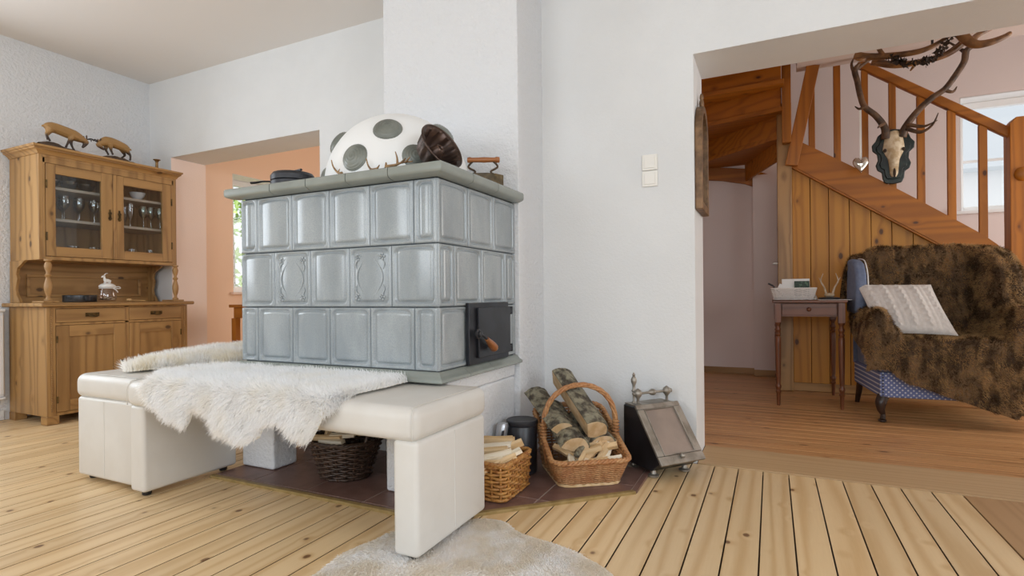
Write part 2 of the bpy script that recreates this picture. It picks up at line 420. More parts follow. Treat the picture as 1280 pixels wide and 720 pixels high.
# ---- hall walls
struct('wall_hall', wall_y(6.05, 6.35, -1.0, 3.5, 4.6, [(1.515, 3.0, 1.525, 2.535)]), M_['bouncewall'])
struct('wall_hall_step', MB().box(-.16, .05, 5.93, 6.049, 0, 2.0), M_['bouncewall'])
struct('wall_hall_left', MB().box(-1.2, -1.0, 3.1, 6.35, 0, 4.6), M_['bouncewall'])
struct('wall_hall_right', wall_x(3.5, 3.7, 3.1, 6.35, 4.6, [(3.9, 4.9, .05, 2.1)]), M_['bouncewall'])
struct('ceiling_hall', MB().box(.2, 3.5, 3.1, 5.1, CEIL, CEIL+.25).box(-1.0, .2, 3.1, 4.8, CEIL, CEIL+.25), M_['soffit'])
struct('ceiling_stairwell', MB().box(-1.2, 3.7, 3.0, 6.35, 4.6, 4.7), M_['ceiling'])
struct('wall_stairwell', MB().box(-1.2, 3.7, 3.0, 3.1, CEIL+.1, 4.6), M_['bouncewall'])
rv = MB().box(1.517, 2.998, 6.053, 6.33, 2.527, 2.533).box(1.517, 1.523, 6.053, 6.33, 1.53, 2.53).box(2.992, 2.998, 6.053, 6.33, 1.53, 2.53)
struct('trim_5', rv, M_['pvc'])
struct('trim_6', MB().box(1.46, 3.05, 5.99, 6.33, 1.5, 1.527), M_['pvc'], bevel=.004)
window_frame('window_2', 'y', 6.26, 1.523, 2.99, 1.528, 2.527, mull=1, bar=2.0, pane=True)
struct('baseboard_hall', MB().box(-1.0, -.162, 6.03, 6.049, 0, .065).box(-.162, .05, 5.912, 5.93, 0, .065), M_['pinex'], bevel=.003)
# ================================================================== stairs
stairs = thing('staircase', 'varnished larch staircase with winder steps turning above the hall', 'staircase', (.1, 5.2, 0))
def strz(x): return 2.085-.711*(x-.226)
# planked panel under the flight
pn = thing('stair_panel', 'knotty pine board panelling closing off the space under the stairs', 'panelling', (.7, 5.2, 0))
seams = [.163, .297, .43, .576, .724, .862, 1.001, 1.14, 1.28, 1.42, 1.56]
for a, b in zip(seams[:-1], seams[1:]):
    za, zb = strz(a)-.22, strz(b)-.22
    MB().prism([(a+.002, .07), (b-.002, .07), (b-.002, zb), (a+.002, za)], 'y', 5.17, 5.19).build('board', M_['panelz'], pn, bevel=.003)
MB().prism([(.163, .01), (1.56, .01), (1.56, strz(1.56)-.25), (.163, strz(.163)-.25)], 'y', 5.192, 5.2).build('backing', M_['gap'], pn)
MB().box(.163, 1.56, 5.155, 5.185, .004, .07).build('bottom_rail', M_['pinex'], pn, bevel=.003)
mb = MB().beam((.165, 5.15, strz(.165)-.235), (1.5, 5.15, strz(1.5)-.235), .03, .035); mb.build('cover_strip', M_['stairx'], pn, bevel=.004)
# stringer with a curved top at its lower end
top = [(.163, strz(.163))]+[(x, strz(x)+.02*math.sin(PI*(x-.2)/1.3)) for x in np.linspace(.3, 1.42, 12)]+[(1.50, 1.165), (1.56, 1.08)]
bot = [(1.56, strz(1.56)-.24), (.163, strz(.163)-.24)]
MB().prism([(float(a), float(b)) for a, b in top+bot], 'y', 5.13, 5.17).build('stringer', M_['stairx'], stairs, bevel=.004)
MB().box(.051, .162, 5.11, 5.22, .004, 2.42).build('newel_post', M_['pinez'], stairs, bevel=.005)
np_ = MB().prism([(1.562, .004), (1.70, .004), (1.70, 2.03), (1.665, 2.075), (1.597, 2.075), (1.562, 2.03)], 'y', 5.09, 5.22).build('newel_post', M_['stairz'], stairs, bevel=.005)
MB().ball((1.63, 5.085, 1.66), (.05, .03, .05)).build('newel_knob', M_['stairz'], np_, smooth=180)
MB().beam((.64, 5.15, 2.665), (1.60, 5.15, 1.955), .05, .068).build('handrail', M_['stairx'], stairs, bevel=.012, seg=3)
def railz(x): return 2.665-.7396*(x-.64)
for a, b in ((.289, .336), (.469, .519), (.662, .708), (.844, .891), (1.023, 1.074), (1.211, 1.263), (1.397, 1.448)):
    c = (a+b)/2; zt = 2.9 if c < .6 else railz(c)-.03
    MB().box(a, b, 5.135, 5.165, strz(c)-.02, zt).build('baluster', M_['stairz'], stairs, bevel=.004)
# upper post and slanting rail end at the turn
MB().box(.09, .157, 5.0, 5.075, 2.06, 3.0).build('upper_post', M_['stairz'], stairs, bevel=.004)
MB().beam((.158, 5.075, 1.88), (.318, 5.02, 2.66), .095, .05, up=(0, 1, 0)).build('slanting_rail', M_['stairz'], stairs, bevel=.005)
# winder steps: (inner, outer, z of riser foot, z of riser head)
W = [((.05, 5.27), (-.225, 6.03), 1.965, 2.15), ((.055, 5.155), (-.90, 6.03), 2.16, 2.345), ((.085, 5.035), (-.98, 5.34), 2.355, 2.54), ((.085, 4.95), (-.98, 5.02), 2.55, 2.735), ((.085, 4.70), (-.98, 4.74), 2.745, 2.93)]
for k, (a, b, z0, z1) in enumerate(W):
    MB().beam((*a, (z0+z1)/2), (*b, (z0+z1)/2), .022, z1-z0).build('riser', M_['stairx'], stairs, bevel=.003)
for k in range(len(W)-1):
    a, b, _, z1 = W[k]; c, d, _, _ = W[k+1]
    poly = [a, (a[0]+.02, a[1]), (c[0]+.02, c[1]-.03), (d[0], d[1]-.04)]
    if k == 0: poly += [(-.98, 6.03)]
    poly += [b]
    MB().prism(poly, 'z', z1-.018, z1+.02).build('tread', M_['stairx'], stairs, bevel=.003)
MB().prism([(-.98, 2.20), (-.6, 2.15), (-.22, 2.09), (.05, 1.99), (.05, 1.80), (-.05, 1.85), (-.23, 1.935), (-.45, 1.99), (-.7, 2.025), (-.98, 2.04)], 'y', 6.01, 6.035).build('wall_string', M_['stairx'], stairs, bevel=.003)
# straight flight behind the panel
for i in range(11):
    x0 = .2+.235*i; z = strz(x0)-.20
    MB().box(x0-.02, x0+.255, 5.205, 6.03, z-.04, z).build('tread', M_['stairy'], stairs, bevel=.003)
    if i > 4: MB().box(x0+.215, x0+.235, 5.205, 6.03, max(z-.167, .002), z-.04).build('riser', M_['stairy'], stairs, bevel=.002)
MB().prism([(1.702, .004), (2.80, .004), (2.80, .21), (2.74, .30), (1.702, 1.05)], 'y', 5.13, 5.17).build('stringer', M_['stairx'], stairs, bevel=.004)
# added fill lamp above the stairs, under a closed ceiling
area('stairwell_fill', (1.6, 5.5, 4.5), (0, 0, -1), 1.6, .8, 22, (1, .97, .94))
# ---- outside the windows
M_['roof_out'] = plain('neighbour_roof', '#d3d6d9', .8)
M_['render_out'] = plain('neighbour_render', '#e6e6e6', .9)
hs = thing('neighbour_house', 'pale house with grey roof seen through the stair window', 'building', (4.5, 13, 0))
MB().box(2.0, 8.0, 12.0, 16, -3, 2.9).build('wall', M_['render_out'], hs)
MB().prism([(11.6, 2.9), (16.4, 2.9), (14, 5.0)], 'x', 1.7, 8.3).build('roof', M_['roof_out'], hs)
M_['leaf'] = plain('garden_leaves', '#86a84e', .6, c2='#b7cf7d', nscale=3)
M_['bark_out'] = plain('garden_bark', '#6b5a49', .9)
rg = random.Random(3)
for ti, (tx, ty, lab) in enumerate(((-8.3, 6.2, 'light green garden tree outside the peach room window'),)):
    tr = thing('garden_tree', lab, 'tree', (tx, ty, -.4))
    MB().tube(cr([(tx, ty, -.397), (tx+.1, ty, 1), (tx-.1, ty+.1, 2.6+ti)]), .09).build('trunk', M_['bark_out'], tr)
    mb = MB()
    for q in range(1500):
        a = V((rg.gauss(0, .85), rg.gauss(0, .85), rg.gauss(0, .9)))
        c = V((tx, ty, 2.2+ti*.9))+a; c.z = max(c.z, -.2); R = R3(rg.uniform(0, 6), rg.uniform(0, 6), rg.uniform(0, 6)); s_ = rg.uniform(.05, .1)
        mb.add([c+R @ V((-s_*.5, 0, 0)), c+R @ V((0, -s_, 0)), c+R @ V((s_*.5, 0, 0)), c+R @ V((0, s_, 0))], [(0, 1, 2, 3)])
    mb.build('foliage', M_['leaf'], tr)
tag(MB().box(-14, -5.4, 2, 12, -.5, -.4).build('lawn', plain('lawn_grass', '#7f9a55', .9)), 'green lawn outside the peach room window', 'lawn', kind='stuff')
# ================================================================== tiled stove
def glaze():
    m, N, L, B = nm('grey_blue_glaze')
    v = coords(N, L, (1, 1, .35)); v2 = coords(N, L)
    f1 = mrange(N, L, ntex(N, L, v, 9, 4), .3, .7); f2 = mrange(N, L, ntex(N, L, v2, 260, 2), .35, .7)
    c = rgbmix(N, L, f1, lin('#929a9e'), lin('#a5acaf')); c = rgbmix(N, L, mth(N, L, 'MULTIPLY', f2, .35), c, lin('#7b8388'))
    L.new(c, B.inputs['Base Color']); B.inputs['Roughness'].default_value = .2; B.inputs['Specular IOR Level'].default_value = .6
    return m
M_['glaze'] = glaze()
M_['glaze_g'] = plain('grey_green_glaze', '#8d938d', .25, c2='#868c86', nscale=6, spec=.6)
M_['joint'] = plain('dark_tile_joint', '#4c5154', .9)
M_['iron'] = plain('blackened_iron', '#2c2d31', .42, metal=.35, c2='#38393d', nscale=30, bmp=.1, bscale=200)
M_['iron_blue'] = plain('gunmetal_sheet', '#34363c', .35, metal=.5, c2='#2a2b30', nscale=12)
M_['handle_wood'] = wood('turned_handle_wood', '#a5683a', '#74421f', '#3a1d0c', 'x', freq=90, kprob=.05, rough=.35)
SX0, SX1, SY0, SY1 = -2.237, -1.15, 1.755, 2.444
SZ = (.531, .779, 1.027, 1.278)
stove = thing('tiled_stove', 'grey glazed tiled stove standing on a white plinth against the chimney', 'tiled stove', ((SX0+SX1)/2, (SY0+SY1)/2, .009))
MB().box(SX0+.012, SX1-.012, SY0+.012, SY1-.002, .4895, 1.30).build('core', M_['joint'], stove)
# plinth
pl = MB().box(-1.461, -1.152, 1.822, 2.442, .0095, .425).build('plinth', M_['plaster_coarse'], stove, bevel=.012)
MB().box(-2.332, -2.118, 1.82, 1.965, .0095, .425).build('pillar', M_['plaster_coarse'], stove, bevel=.012)
MB().box(-2.332, -2.118, 2.2, 2.442, .0095, .425).build('pillar', M_['plaster_coarse'], stove, bevel=.012)
MB().box(-2.118, -1.461, 2.30, 2.44, .0095, .425).build('recess_wall', M_['plaster_coarse'], stove)
MB().box(-2.335, -1.15, 1.815, 2.443, .425, .4875).build('slab', M_['plaster_coarse'], stove, bevel=.01)
# tiles: a relief surface, one mesh for each size, shared by all tiles of that size
def tile_mesh(w_, h_, oval=False):
    def ticks(W_):
        a = [0, .0025, .006, .012, .0155, .019, .0225, .027, .033]
        mid = [W_*q for q in np.linspace(.033/W_+.04, .5, 7)]
        s_ = a+[q for q in mid if q > .036]
        return s_+[W_-q for q in reversed(s_) if q < W_/2-1e-6]
    def ss(e0, e1, q):
        q = min(max((q-e0)/(e1-e0), 0), 1); return q*q*(3-2*q)
    X, Z = ticks(w_), ticks(h_); mb = MB()
    def hgt(x, z):
        dx = min(x, w_-x); dz = min(z, h_-z)
        # the field's top edge is slightly arched
        arch = .006*(1-(2*x/w_-1)**2) if z > h_/2 else 0
        dzz = dz+arch
        d = min(dx, dzz)
        if dx < .034 and dzz < .034: d = .034-math.hypot(.034-dx, .034-dzz) if math.hypot(.034-dx, .034-dzz) < .034 else 0; d = max(d, min(dx, dzz)*.5)
        d = min(d, min(dx, dz)*2)
        fr = .016*ss(0, .003, min(dx, dz))
        g = fr - .011*ss(.012, .018, d) + .004*ss(.020, .028, d)
        bul = max(0, 1-((x-w_/2)/(w_/2-.018))**2)
        return g + .010*ss(.018, .03, d)*bul
    vs_ = [(x, -hgt(x, z), z) for z in Z for x in X]; n = len(X)
    fs = [(j*n+i, j*n+i+1, (j+1)*n+i+1, (j+1)*n+i) for j in range(len(Z)-1) for i in range(n-1)]
    mb.add(vs_, fs)
    return mb
TC = {}
def put_tile(x0, x1, z0, z1, face):
    g = .0012; w_, h_ = round(x1-x0-2*g, 3), round(z1-z0-2*g, 3); key = (w_, h_)
    if key not in TC:
        o = tile_mesh(w_, h_).build('tile', M_['glaze'], stove, smooth=180, local=True); TC[key] = o.data
    else:
        o = bpy.data.objects.new('tile', TC[key]); col.objects.link(o); o.parent = stove; WM[o.name] = WM[stove.name].copy()
    base = WM[stove.name].inverted()
    if face == 'f': o.location = base @ V((x0+g, SY0+.012, z0+g))
    else: o.location = base @ V((SX1-.012, x0+g, z0+g)); o.rotation_euler = (0, 0, PI/2)
    return o
def even(a, b, parts):
    t = sum(parts); o = [a]
    for p in parts: o.append(o[-1]+(b-a)*p/t)
    return o
orn = []
for r, parts in enumerate(([.5, 1, 1, 1, 1, .5], [1]*5, [.5, 1, 1, 1, 1, .5])):
    xs = even(SX0, SX1, parts)
    for i in range(len(parts)):
        t = put_tile(xs[i], xs[i+1], SZ[r], SZ[r+1], 'f')
        if r == 1 and i in (1, 3): orn.append(t)
for r, parts in enumerate(([1, 1, 1], [.5, 1, 1, .5], [1, 1, 1])):
    ys = even(SY0, SY1, parts)
    for i in range(len(parts)): put_tile(ys[i], ys[i+1], SZ[r], SZ[r+1], 's')
# relief ornament: oval line with flower sprays in the corners
for t in orn:
    w_, h_ = .215, .2456; mb = MB(); cx_, cz_ = w_/2, h_/2
    for sx in (-1, 1):
        pts = [(cx_+sx*(.018+.048*math.sin(a)), -.0165, cz_-.082+.162*(a/PI)) for a in np.linspace(0, PI, 15)]
        mb.tube(pts, .0022, 6)
        for sz in (-1, 1):
            c = V((cx_+sx*.062, -.0155, cz_+sz*.082))
            for q in range(5):
                a = 2*PI*q/5; mb.ball(c+V((.0105*math.cos(a), 0, .0105*math.sin(a))), (.006, .004, .006), 8, 5)
            mb.ball(c+V((0, -.002, 0)), (.004, .004, .004), 8, 5)
            mb.tube(cr([c+V((0, 0, -sz*.01)), c+V((sx*.012, 0, -sz*.03)), c+V((sx*.006, 0, -sz*.05))], 4), lerpl([.003, .0025, .001], 4), 6)
            mb.tube(cr([c+V((-sx*.01, 0, 0)), c+V((-sx*.026, 0, sz*.008)), c+V((-sx*.04, 0, 0))], 4), lerpl([.003, .0025, .001], 4), 6)
    mb.tube([(cx_+q*.02, -.016, cz_+.082-abs(q)*.004) for q in (-1, 0, 1)], .002, 6)
    mb.build('ornament', M_['glaze'], t, smooth=180, local=True)
# cornice and foot moulding, piece by piece
corn = [(0, 1.279), (.012, 1.279), (.030, 1.281), (.046, 1.287), (.052, 1.291), (.054, 1.298), (.054, 1.318), (.050, 1.325), (.042, 1.327), (0, 1.327)]
foot = [(0, .531), (.010, .529), (.018, .520), (.026, .512), (.036, .507), (.040, .503), (.040, .495), (.034, .491), (0, .491)]
def mould_front(prof, cuts, nm_, mat):
    for a, b in zip(cuts[:-1], cuts[1:]):
        mb = MB(); n = len(prof); la, lb = (a+.0018, b-.0018); vs_ = []
        for e, xx in ((0, la), (1, lb)):
            for d, z in prof:
                x = xx
                if e == 1 and b == SX1: x = SX1+d
                if e == 0 and a == SX0: x = SX0-d*.9
                vs_.append((x, SY0-d, z))
        mb.add(vs_, [tuple(range(n)), tuple(range(2*n-1, n-1, -1))]+[(i, (i+1) % n, n+(i+1) % n, n+i) for i in range(n)])
        mb.build(nm_, mat, stove, smooth=50)
def mould_side(prof, cuts, nm_, mat):
    for a, b in zip(cuts[:-1], cuts[1:]):
        mb = MB(); n = len(prof); vs_ = []
        for e, yy in ((0, a+.0018), (1, b-.0018)):
            for d, z in prof:
                y = SY0-d if (e == 0 and a == SY0) else yy
                vs_.append((SX1+d, y, z))
        mb.add(vs_, [tuple(range(n)), tuple(range(2*n-1, n-1, -1))]+[(i, (i+1) % n, n+(i+1) % n, n+i) for i in range(n)])
        mb.build(nm_, mat, stove, smooth=50)
mould_front(corn, [SX0, -1.99, -1.776, -1.557, -1.343, SX1], 'cornice_tile', M_['glaze_g'])
mould_side(corn, [SY0, 1.944, 2.168, SY1], 'cornice_tile', M_['glaze_g'])
mould_front(foot, [SX0, -1.99, -1.776, -1.557, -1.343, SX1], 'foot_tile', M_['glaze_g'])
mould_side(foot, [SY0, 1.93, 2.14, SY1], 'foot_tile', M_['glaze_g'])
MB().box(SX0-.03, SX1+.03, SY0-.03, SY1-.002, 1.30, 1.322).build('top_plate', M_['glaze_g'], stove)
# fire door on the side
dr = MB().box(SX1+.003, SX1+.022, 1.952, 2.325, .532, .793).build('fire_door', M_['iron_blue'], stove, bevel=.004)
MB().box(SX1+.022, SX1+.036, 2.012, 2.318, .558, .772).build('door_leaf', M_['iron_blue'], dr, bevel=.004)
for z in (.575, .752):
    MB().box(SX1+.006, SX1+.03, 2.318, 2.352, z-.012, z+.012).lathe([(.008, -.018), (.008, .018)], (SX1+.026, 2.345, z), 10).build('hinge', M_['iron_blue'], dr, bevel=.002)
lm = MB().lathe([(.006, 0), (.021, .002), (.021, .010), (.013, .014), (.013, .022), (.006, .024)], (SX1+.036, 1.990, .663), 16, toward((1, 0, 0)))
lm.tube([(SX1+.05, 1.99, .663), (SX1+.06, 2.01, .652), (SX1+.062, 2.03, .640)], .006); lm.build('latch', M_['iron'], dr, smooth=40)
hd = V((0, .085, -.055)).normalized()
MB().lathe([(.003, 0), (.009, .002), (.012, .02), (.016, .045), (.018, .065), (.017, .07), (.0185, .074), (.017, .078), (.0185, .083), (.014, .092), (.004, .096)], V((SX1+.062, 2.028, .641)), 16, toward(hd)).build('handle', M_['handle_wood'], dr, smooth=40)
# ================================================================== things on the stove
TOP = 1.327
M_['white_clay'] = plain('white_plaster_dome', '#eceeee', .75, bmp=.15, bscale=40)
M_['grey_clay'] = plain('grey_green_ceramic', '#7d827b', .32, c2='#5f645e', nscale=9, spec=.6)
dome = thing('plaster_dome', 'large white plaster dome studded with ridged grey ceramic caps on the stove', 'dome', (-1.575, 2.08, TOP))
DC = V((-1.575, 2.08, TOP)); DR = V((.335, .33, .338))
prof = []
mb = MB(); nu, nv = 48, 18
vs_ = []; fs = []
for j in range(nv):
    ph = (PI/2)*j/(nv-.5)
    for i in range(nu):
        a = 2*PI*i/nu; vs_.append(DC+V((DR.x*math.cos(ph)*math.cos(a), DR.y*math.cos(ph)*math.sin(a), DR.z*math.sin(ph))))
fs = [(j*nu+i, j*nu+(i+1) % nu, (j+1)*nu+(i+1) % nu, (j+1)*nu+i) for j in range(nv-1) for i in range(nu)]+[tuple((nv-1)*nu+i for i in range(nu)), tuple(reversed(range(nu)))]
mb.add(vs_, fs).build('shell', M_['white_clay'], dome, smooth=60)
CAM = V((0, 0, .82))
def cap(d, r, h_):
    d = V(d); p = DC+V((DR.x*d.x, DR.y*d.y, DR.z*d.z)); n = V((d.x/DR.x, d.y/DR.y, d.z/DR.z)).normalized()
    prof = []
    for q in range(23):
        t = q/22; rr = r*math.cos(t*PI/2)**.9 if t < 1 else 0
        z = h_*math.sin(t*PI/2)+.0016*math.sin(t*PI*14)*(1 if t < .97 else 0)
        prof.append((max(rr, 0), z))
    prof = [(r*.97, -.02), (r*1.03, -.004)]+prof
    MB().lathe(prof, p-n*.014, 26, toward(n)).build('ceramic_cap', M_['grey_clay'], dome, smooth=70)
def dirof(az, el): return (math.cos(math.radians(el))*math.cos(math.radians(az)), math.cos(math.radians(el))*math.sin(math.radians(az)), math.sin(math.radians(el)))
CAPS = [(-87, 13, .062, .036), (-63, 37, .064, .036), (-136, 36, .062, .036), (-146, 7, .056, .034), (-41, 13, .058, .036), (60, 72, .06, .036), (4, 44, .062, .036), (150, 30, .06, .036), (60, 25, .06, .036), (110, 12, .06, .036)]
for az, el, r, h_ in CAPS: cap(dirof(az, el), r, h_)
# bundt pan leaning on the dome
M_['copper'] = plain('tarnished_copper', '#5c4a42', .38, metal=.7, c2='#41342e', nscale=10)
ax_ = V((.86, -.16, .45)).normalized(); cen = V((-1.188, 1.852, 1.422))
bp = thing('bundt_pan', 'fluted dark copper bundt pan tipped on its side beside the dome', 'cake tin', (cen.x, cen.y, TOP))
R = toward(ax_); mb = MB(); n = 64; rings = [(.100, .0), (.104, .004), (.101, .004), (.088, -.002), (.080, -.03), (.068, -.062), (.054, -.078), (.040, -.070), (.030, -.045), (.021, -.012), (.014, -.006), (.010, -.012)]
outer = [(.103, -.002), (.094, -.006), (.086, -.034), (.074, -.068), (.054, -.085), (.036, -.078), (.012, -.014)]
def pan(rs, flip):
    vs_ = []; k = len(rs)
    for j, (r, z) in enumerate(rs):
        for i in range(n):
            a = 2*PI*i/n; fl2 = 1+(.05*math.cos(a*12+z*40) if .06 < r < .095 or (.03 < r and z < -.03) else 0)
            vs_.append(cen+R @ V((r*fl2*math.cos(a), r*fl2*math.sin(a), z)))
    fs = [(j*n+i, j*n+(i+1) % n, (j+1)*n+(i+1) % n, (j+1)*n+i) for j in range(k-1) for i in range(n)]
    mb.add(vs_, fs)
pan(rings, 0); pan(outer, 1)
mb.build('pan_body', M_['copper'], bp, smooth=50)
mb = MB(); mb.tube([cen+R @ V((.101*math.cos(a), .101*math.sin(a), .002)) for a in np.linspace(0, 2*PI, 49)[:-1]], .0045, 6, closed=True); mb.build('rim', M_['copper'], bp, smooth=180)
# flat iron
M_['iron_rust'] = plain('rusty_iron', '#5d4a38', .6, metal=.4, c2='#43392d', nscale=25, bmp=.2, bscale=80)
fi = thing('flat_iron', 'old rusty flat iron with turned wooden handle on the stove', 'flat iron', (-1.215, 2.25, TOP), .445)
M_['iron_brass'] = plain('tarnished_bronze_iron', '#6a5a3e', .5, metal=.4, c2='#4a3f2c', nscale=25, bmp=.2, bscale=80)
ol_ = [(-.085, -.05), (.02, -.052), (.06, -.035), (.095, 0), (.06, .035), (.02, .052), (-.085, .05)]
MB().prism(ol_, 'z', .0005, .062).build('sole', M_['iron_brass'], fi, bevel=.004, local=True)
for xx, s_ in ((-.055, -1), (.05, 1)):
    MB().tube(cr([(xx+s_*.005, 0, .06), (xx-s_*.016, 0, .078), (xx+s_*.016, 0, .10), (xx-s_*.006, 0, .128)], 6), .005, 8).build('bracket', M_['iron_rust'], fi, smooth=60, local=True)
MB().lathe([(.004, 0), (.012, .002), (.014, .014), (.011, .022), (.0115, .05), (.013, .08), (.0115, .11), (.011, .13), (.0145, .136), (.013, .152), (.004, .154)], (-.077, 0, .133), 16, toward((1, 0, 0))).build('handle', M_['handle_wood'], fi, smooth=40, local=True)
# cast iron waffle iron at the far end
wi = thing('waffle_iron', 'black cast iron waffle iron with a short handle on the stove edge', 'waffle iron', (-2.05, 1.89, TOP))
c = V((-2.05, 1.89, TOP))
MB().lathe([(.03, .0005), (.085, .004), (.1, .014), (.1, .040), (.094, .043), (.1, .046), (.1, .068), (.09, .082), (.03, .090)], c, 28, R3(0, .0, 0)).build('plates', M_['iron'], wi, smooth=35)
MB().tube([c+V((.085, -.03, .088)), c+V((.0, -.0, .094)), c+V((-.085, .03, .088))], .006, 6).build('hinge_bar', M_['iron'], wi, smooth=60)
MB().tube(cr([c+V((-.095, -.035, .05)), c+V((-.14, -.05, .052)), c+V((-.175, -.062, .048)), c+V((-.20, -.07, .047))], 5), lerpl([.007, .007, .009, .010], 5), 8, flat=.6).build('handle', M_['iron'], wi, smooth=60)
# three small cast antlers lying on the cornice
M_['antler'] = plain('antler_horn', '#9b7b52', .5, c2='#5f4429', nscale=16, bmp=.25, bscale=90)
def small_antler(label, segs, base):
    o = thing('antler', label, 'antler', base, 0, 'small antlers laid on the stove')
    mb = MB()
    for pts, r0 in segs: mb.tube(cr([V(base)+V(p) for p in pts], 5), lerpl([r0]+[r0*(.9-.6*k/(len(pts)-1)) for k in range(1, len(pts))], 5), 7)
    return mb.build('antler_branch', M_['antler'], o, smooth=180)
small_antler('small curved antler resting in front of the big lower dome cap', [([(0, 0, .007), (-.03, .01, .015), (-.065, .02, .045), (-.075, .02, .075)], .007), ([(-.03, .01, .015), (-.02, .01, .03)], .004)], (-1.60, 1.73, TOP))
small_antler('small antler with upturned tip beside the lower dome cap', [([(0, 0, .006), (-.03, .0, .008), (-.055, .01, .03), (-.068, .015, .06)], .007), ([(0, 0, .008), (.012, 0, .022)], .005)], (-1.42, 1.735, TOP))
small_antler('small branching antler piece lying near the copper pan', [([(-.075, 0, .010), (-.03, .0, .012), (.0, 0, .018), (.045, .01, .02)], .008), ([(-.075, 0, .006), (-.076, 0, .028)], .008), ([(-.02, 0, .012), (-.022, 0, .04), (-.03, .0, .065)], .006), ([(0, 0, .018), (.02, .0, .034)], .006), ([(.02, 0, .018), (.04, .0, .036)], .005)], (-1.30, 1.735, TOP))
# ================================================================== benches
M_['leather'] = plain('cream_leatherette', '#d6d4cf', .42, c2='#d0cdc7', nscale=4, bmp=.06, bscale=250)
M_['blackfoot'] = plain('black_plastic_foot', '#1d1d1f', .5)
def rbox(x0, x1, y0, y1, z0, z1, r, n=4):
    """padded box with generously rounded edges (superellipse-like corner sweep)"""
    mb = MB(); bm = bmesh.new(); bmesh.ops.create_cube(bm, size=1)
    for v_ in bm.verts: v_.co = V(((x0+x1)/2+v_.co.x*(x1-x0), (y0+y1)/2+v_.co.y*(y1-y0), (z0+z1)/2+v_.co.z*(z1-z0)))
    bmesh.ops.bevel(bm, geom=bm.edges[:], offset=r, segments=n, profile=.5, affect='EDGES')
    bm.verts.index_update(); mb.add([v_.co.copy() for v_ in bm.verts], [tuple(q.index for q in f.verts) for f in bm.faces]); bm.free()
    return mb
def bench(label, loc, rz, L_=1.462, D=.475):
    """bench running along its own x, base at its centre; seat cap on two end panels"""
    o = thing('upholstered_bench', label, 'bench', loc, rz, 'cream benches around the stove')
    h = L_/2
    seat = rbox(-h, h, -D/2, D/2, .374, .482, .036, 5)
    for p in seat.v:
        if p.z > .44: p.z += .006*(1-(2*p.y/D)**2)
    seat.build('seat', M_['leather'], o, smooth=60, local=True)
    for s_ in (-1, 1):
        q = rbox(s_*(h-.052)-.047, s_*(h-.052)+.047, -D/2+.014, D/2-.014, .022, .380, .016, 4).build('end_panel', M_['leather'], o, smooth=60, local=True)
        MB().box(s_*(h-.0045)-.0012, s_*(h-.0045)+.0012, -.0025, .0025, .04, .37).build('seam', M_['leather'], q, local=True, bevel=.001)
        for yy in (-D/2+.055, D/2-.055):
            MB().lathe([(.016, 0), (.018, .004), (.018, .024)], (s_*(h-.052), yy, .001), 12).build('foot', M_['blackfoot'], q, local=True, smooth=40)
    # piping along the end edges of the seat
    for s_ in (-1, 1):
        pts = [(s_*(h-.014), -D/2+.002, .384), (s_*(h-.014), -D/2+.0015, .448), (s_*(h-.018), -D/2+.013, .472), (s_*(h-.022), -D/2+.05, .4835), (s_*(h-.022), D/2-.05, .4835)]
        MB().tube(cr(pts, 4), .0016, 5).build('piping', M_['leather'], o, local=True, smooth=180)
    return o
b1 = bench('long cream leather bench standing in front of the stove, fluffy white sheepskin over it', (-1.697, 1.576, .0), 0, 1.462, .462)
b2 = bench('cream leather bench end-on beside the stove, running back towards the passage', (-2.665, 2.105, .0), PI/2, 1.44, .45)
# ================================================================== fur helper
def strands(name, pts, nrm, length, width, mat, parent, lay=(0, 0, -1), lean=.5, jitter=.35, seed=1, tip=.15, kind='stuff', swirl=None, curl=.0):
    """many thin tapering blades rooted at PTS; shading normals follow the skin below"""
    rs = np.random.RandomState(seed); n = len(pts)
    P = np.array(pts, float); Nn = np.array(nrm, float)
    ly = np.array(lay, float)
    D0 = Nn + rs.normal(0, jitter, (n, 3))
    if swirl is not None: D0 += swirl
    D0 /= np.linalg.norm(D0, axis=1)[:, None]
    G = ly[None, :] - Nn*(Nn@ly)[:, None]
    D1 = D0*(1-lean) + lean*(G + rs.normal(0, jitter*.8, (n, 3))); D1 /= np.linalg.norm(D1, axis=1)[:, None]+1e-9
    ln = length*rs.uniform(.6, 1.15, n)[:, None]
    side = np.cross(D0, rs.normal(0, 1, (n, 3))); side /= np.linalg.norm(side, axis=1)[:, None]+1e-9
    w_ = width*rs.uniform(.7, 1.3, n)[:, None]
    A = P-Nn*.002; Bm = P+D0*ln*.45; C = Bm+D1*ln*.55
    vs_ = np.stack([A-side*w_/2, A+side*w_/2, Bm-side*w_*.4, Bm+side*w_*.4, C-side*w_*tip/2, C+side*w_*tip/2], 1).reshape(-1, 3)
    base = (np.arange(n)*6)[:, None]
    F = np.stack([base+np.array([[0, 1, 3, 2]]), base+np.array([[2, 3, 5, 4]])], 1).reshape(-1, 4)
    inv = WM[parent.name].inverted(); im = np.array(inv)
    vs_ = vs_@im[:3, :3].T+im[:3, 3]
    me = bpy.data.meshes.new(name); me.vertices.add(len(vs_)); me.vertices.foreach_set('co', vs_.ravel())
    me.loops.add(F.size); me.loops.foreach_set('vertex_index', F.ravel().astype(np.int32))
    me.polygons.add(len(F)); me.polygons.foreach_set('loop_start', np.arange(0, F.size, 4, dtype=np.int32))
    me.update(calc_edges=True); me.validate()
    me.materials.append(mat)
    o = bpy.data.objects.new(name, me); col.objects.link(o); o.parent = parent; o['kind'] = kind; WM[o.name] = WM[parent.name].copy()
    return o
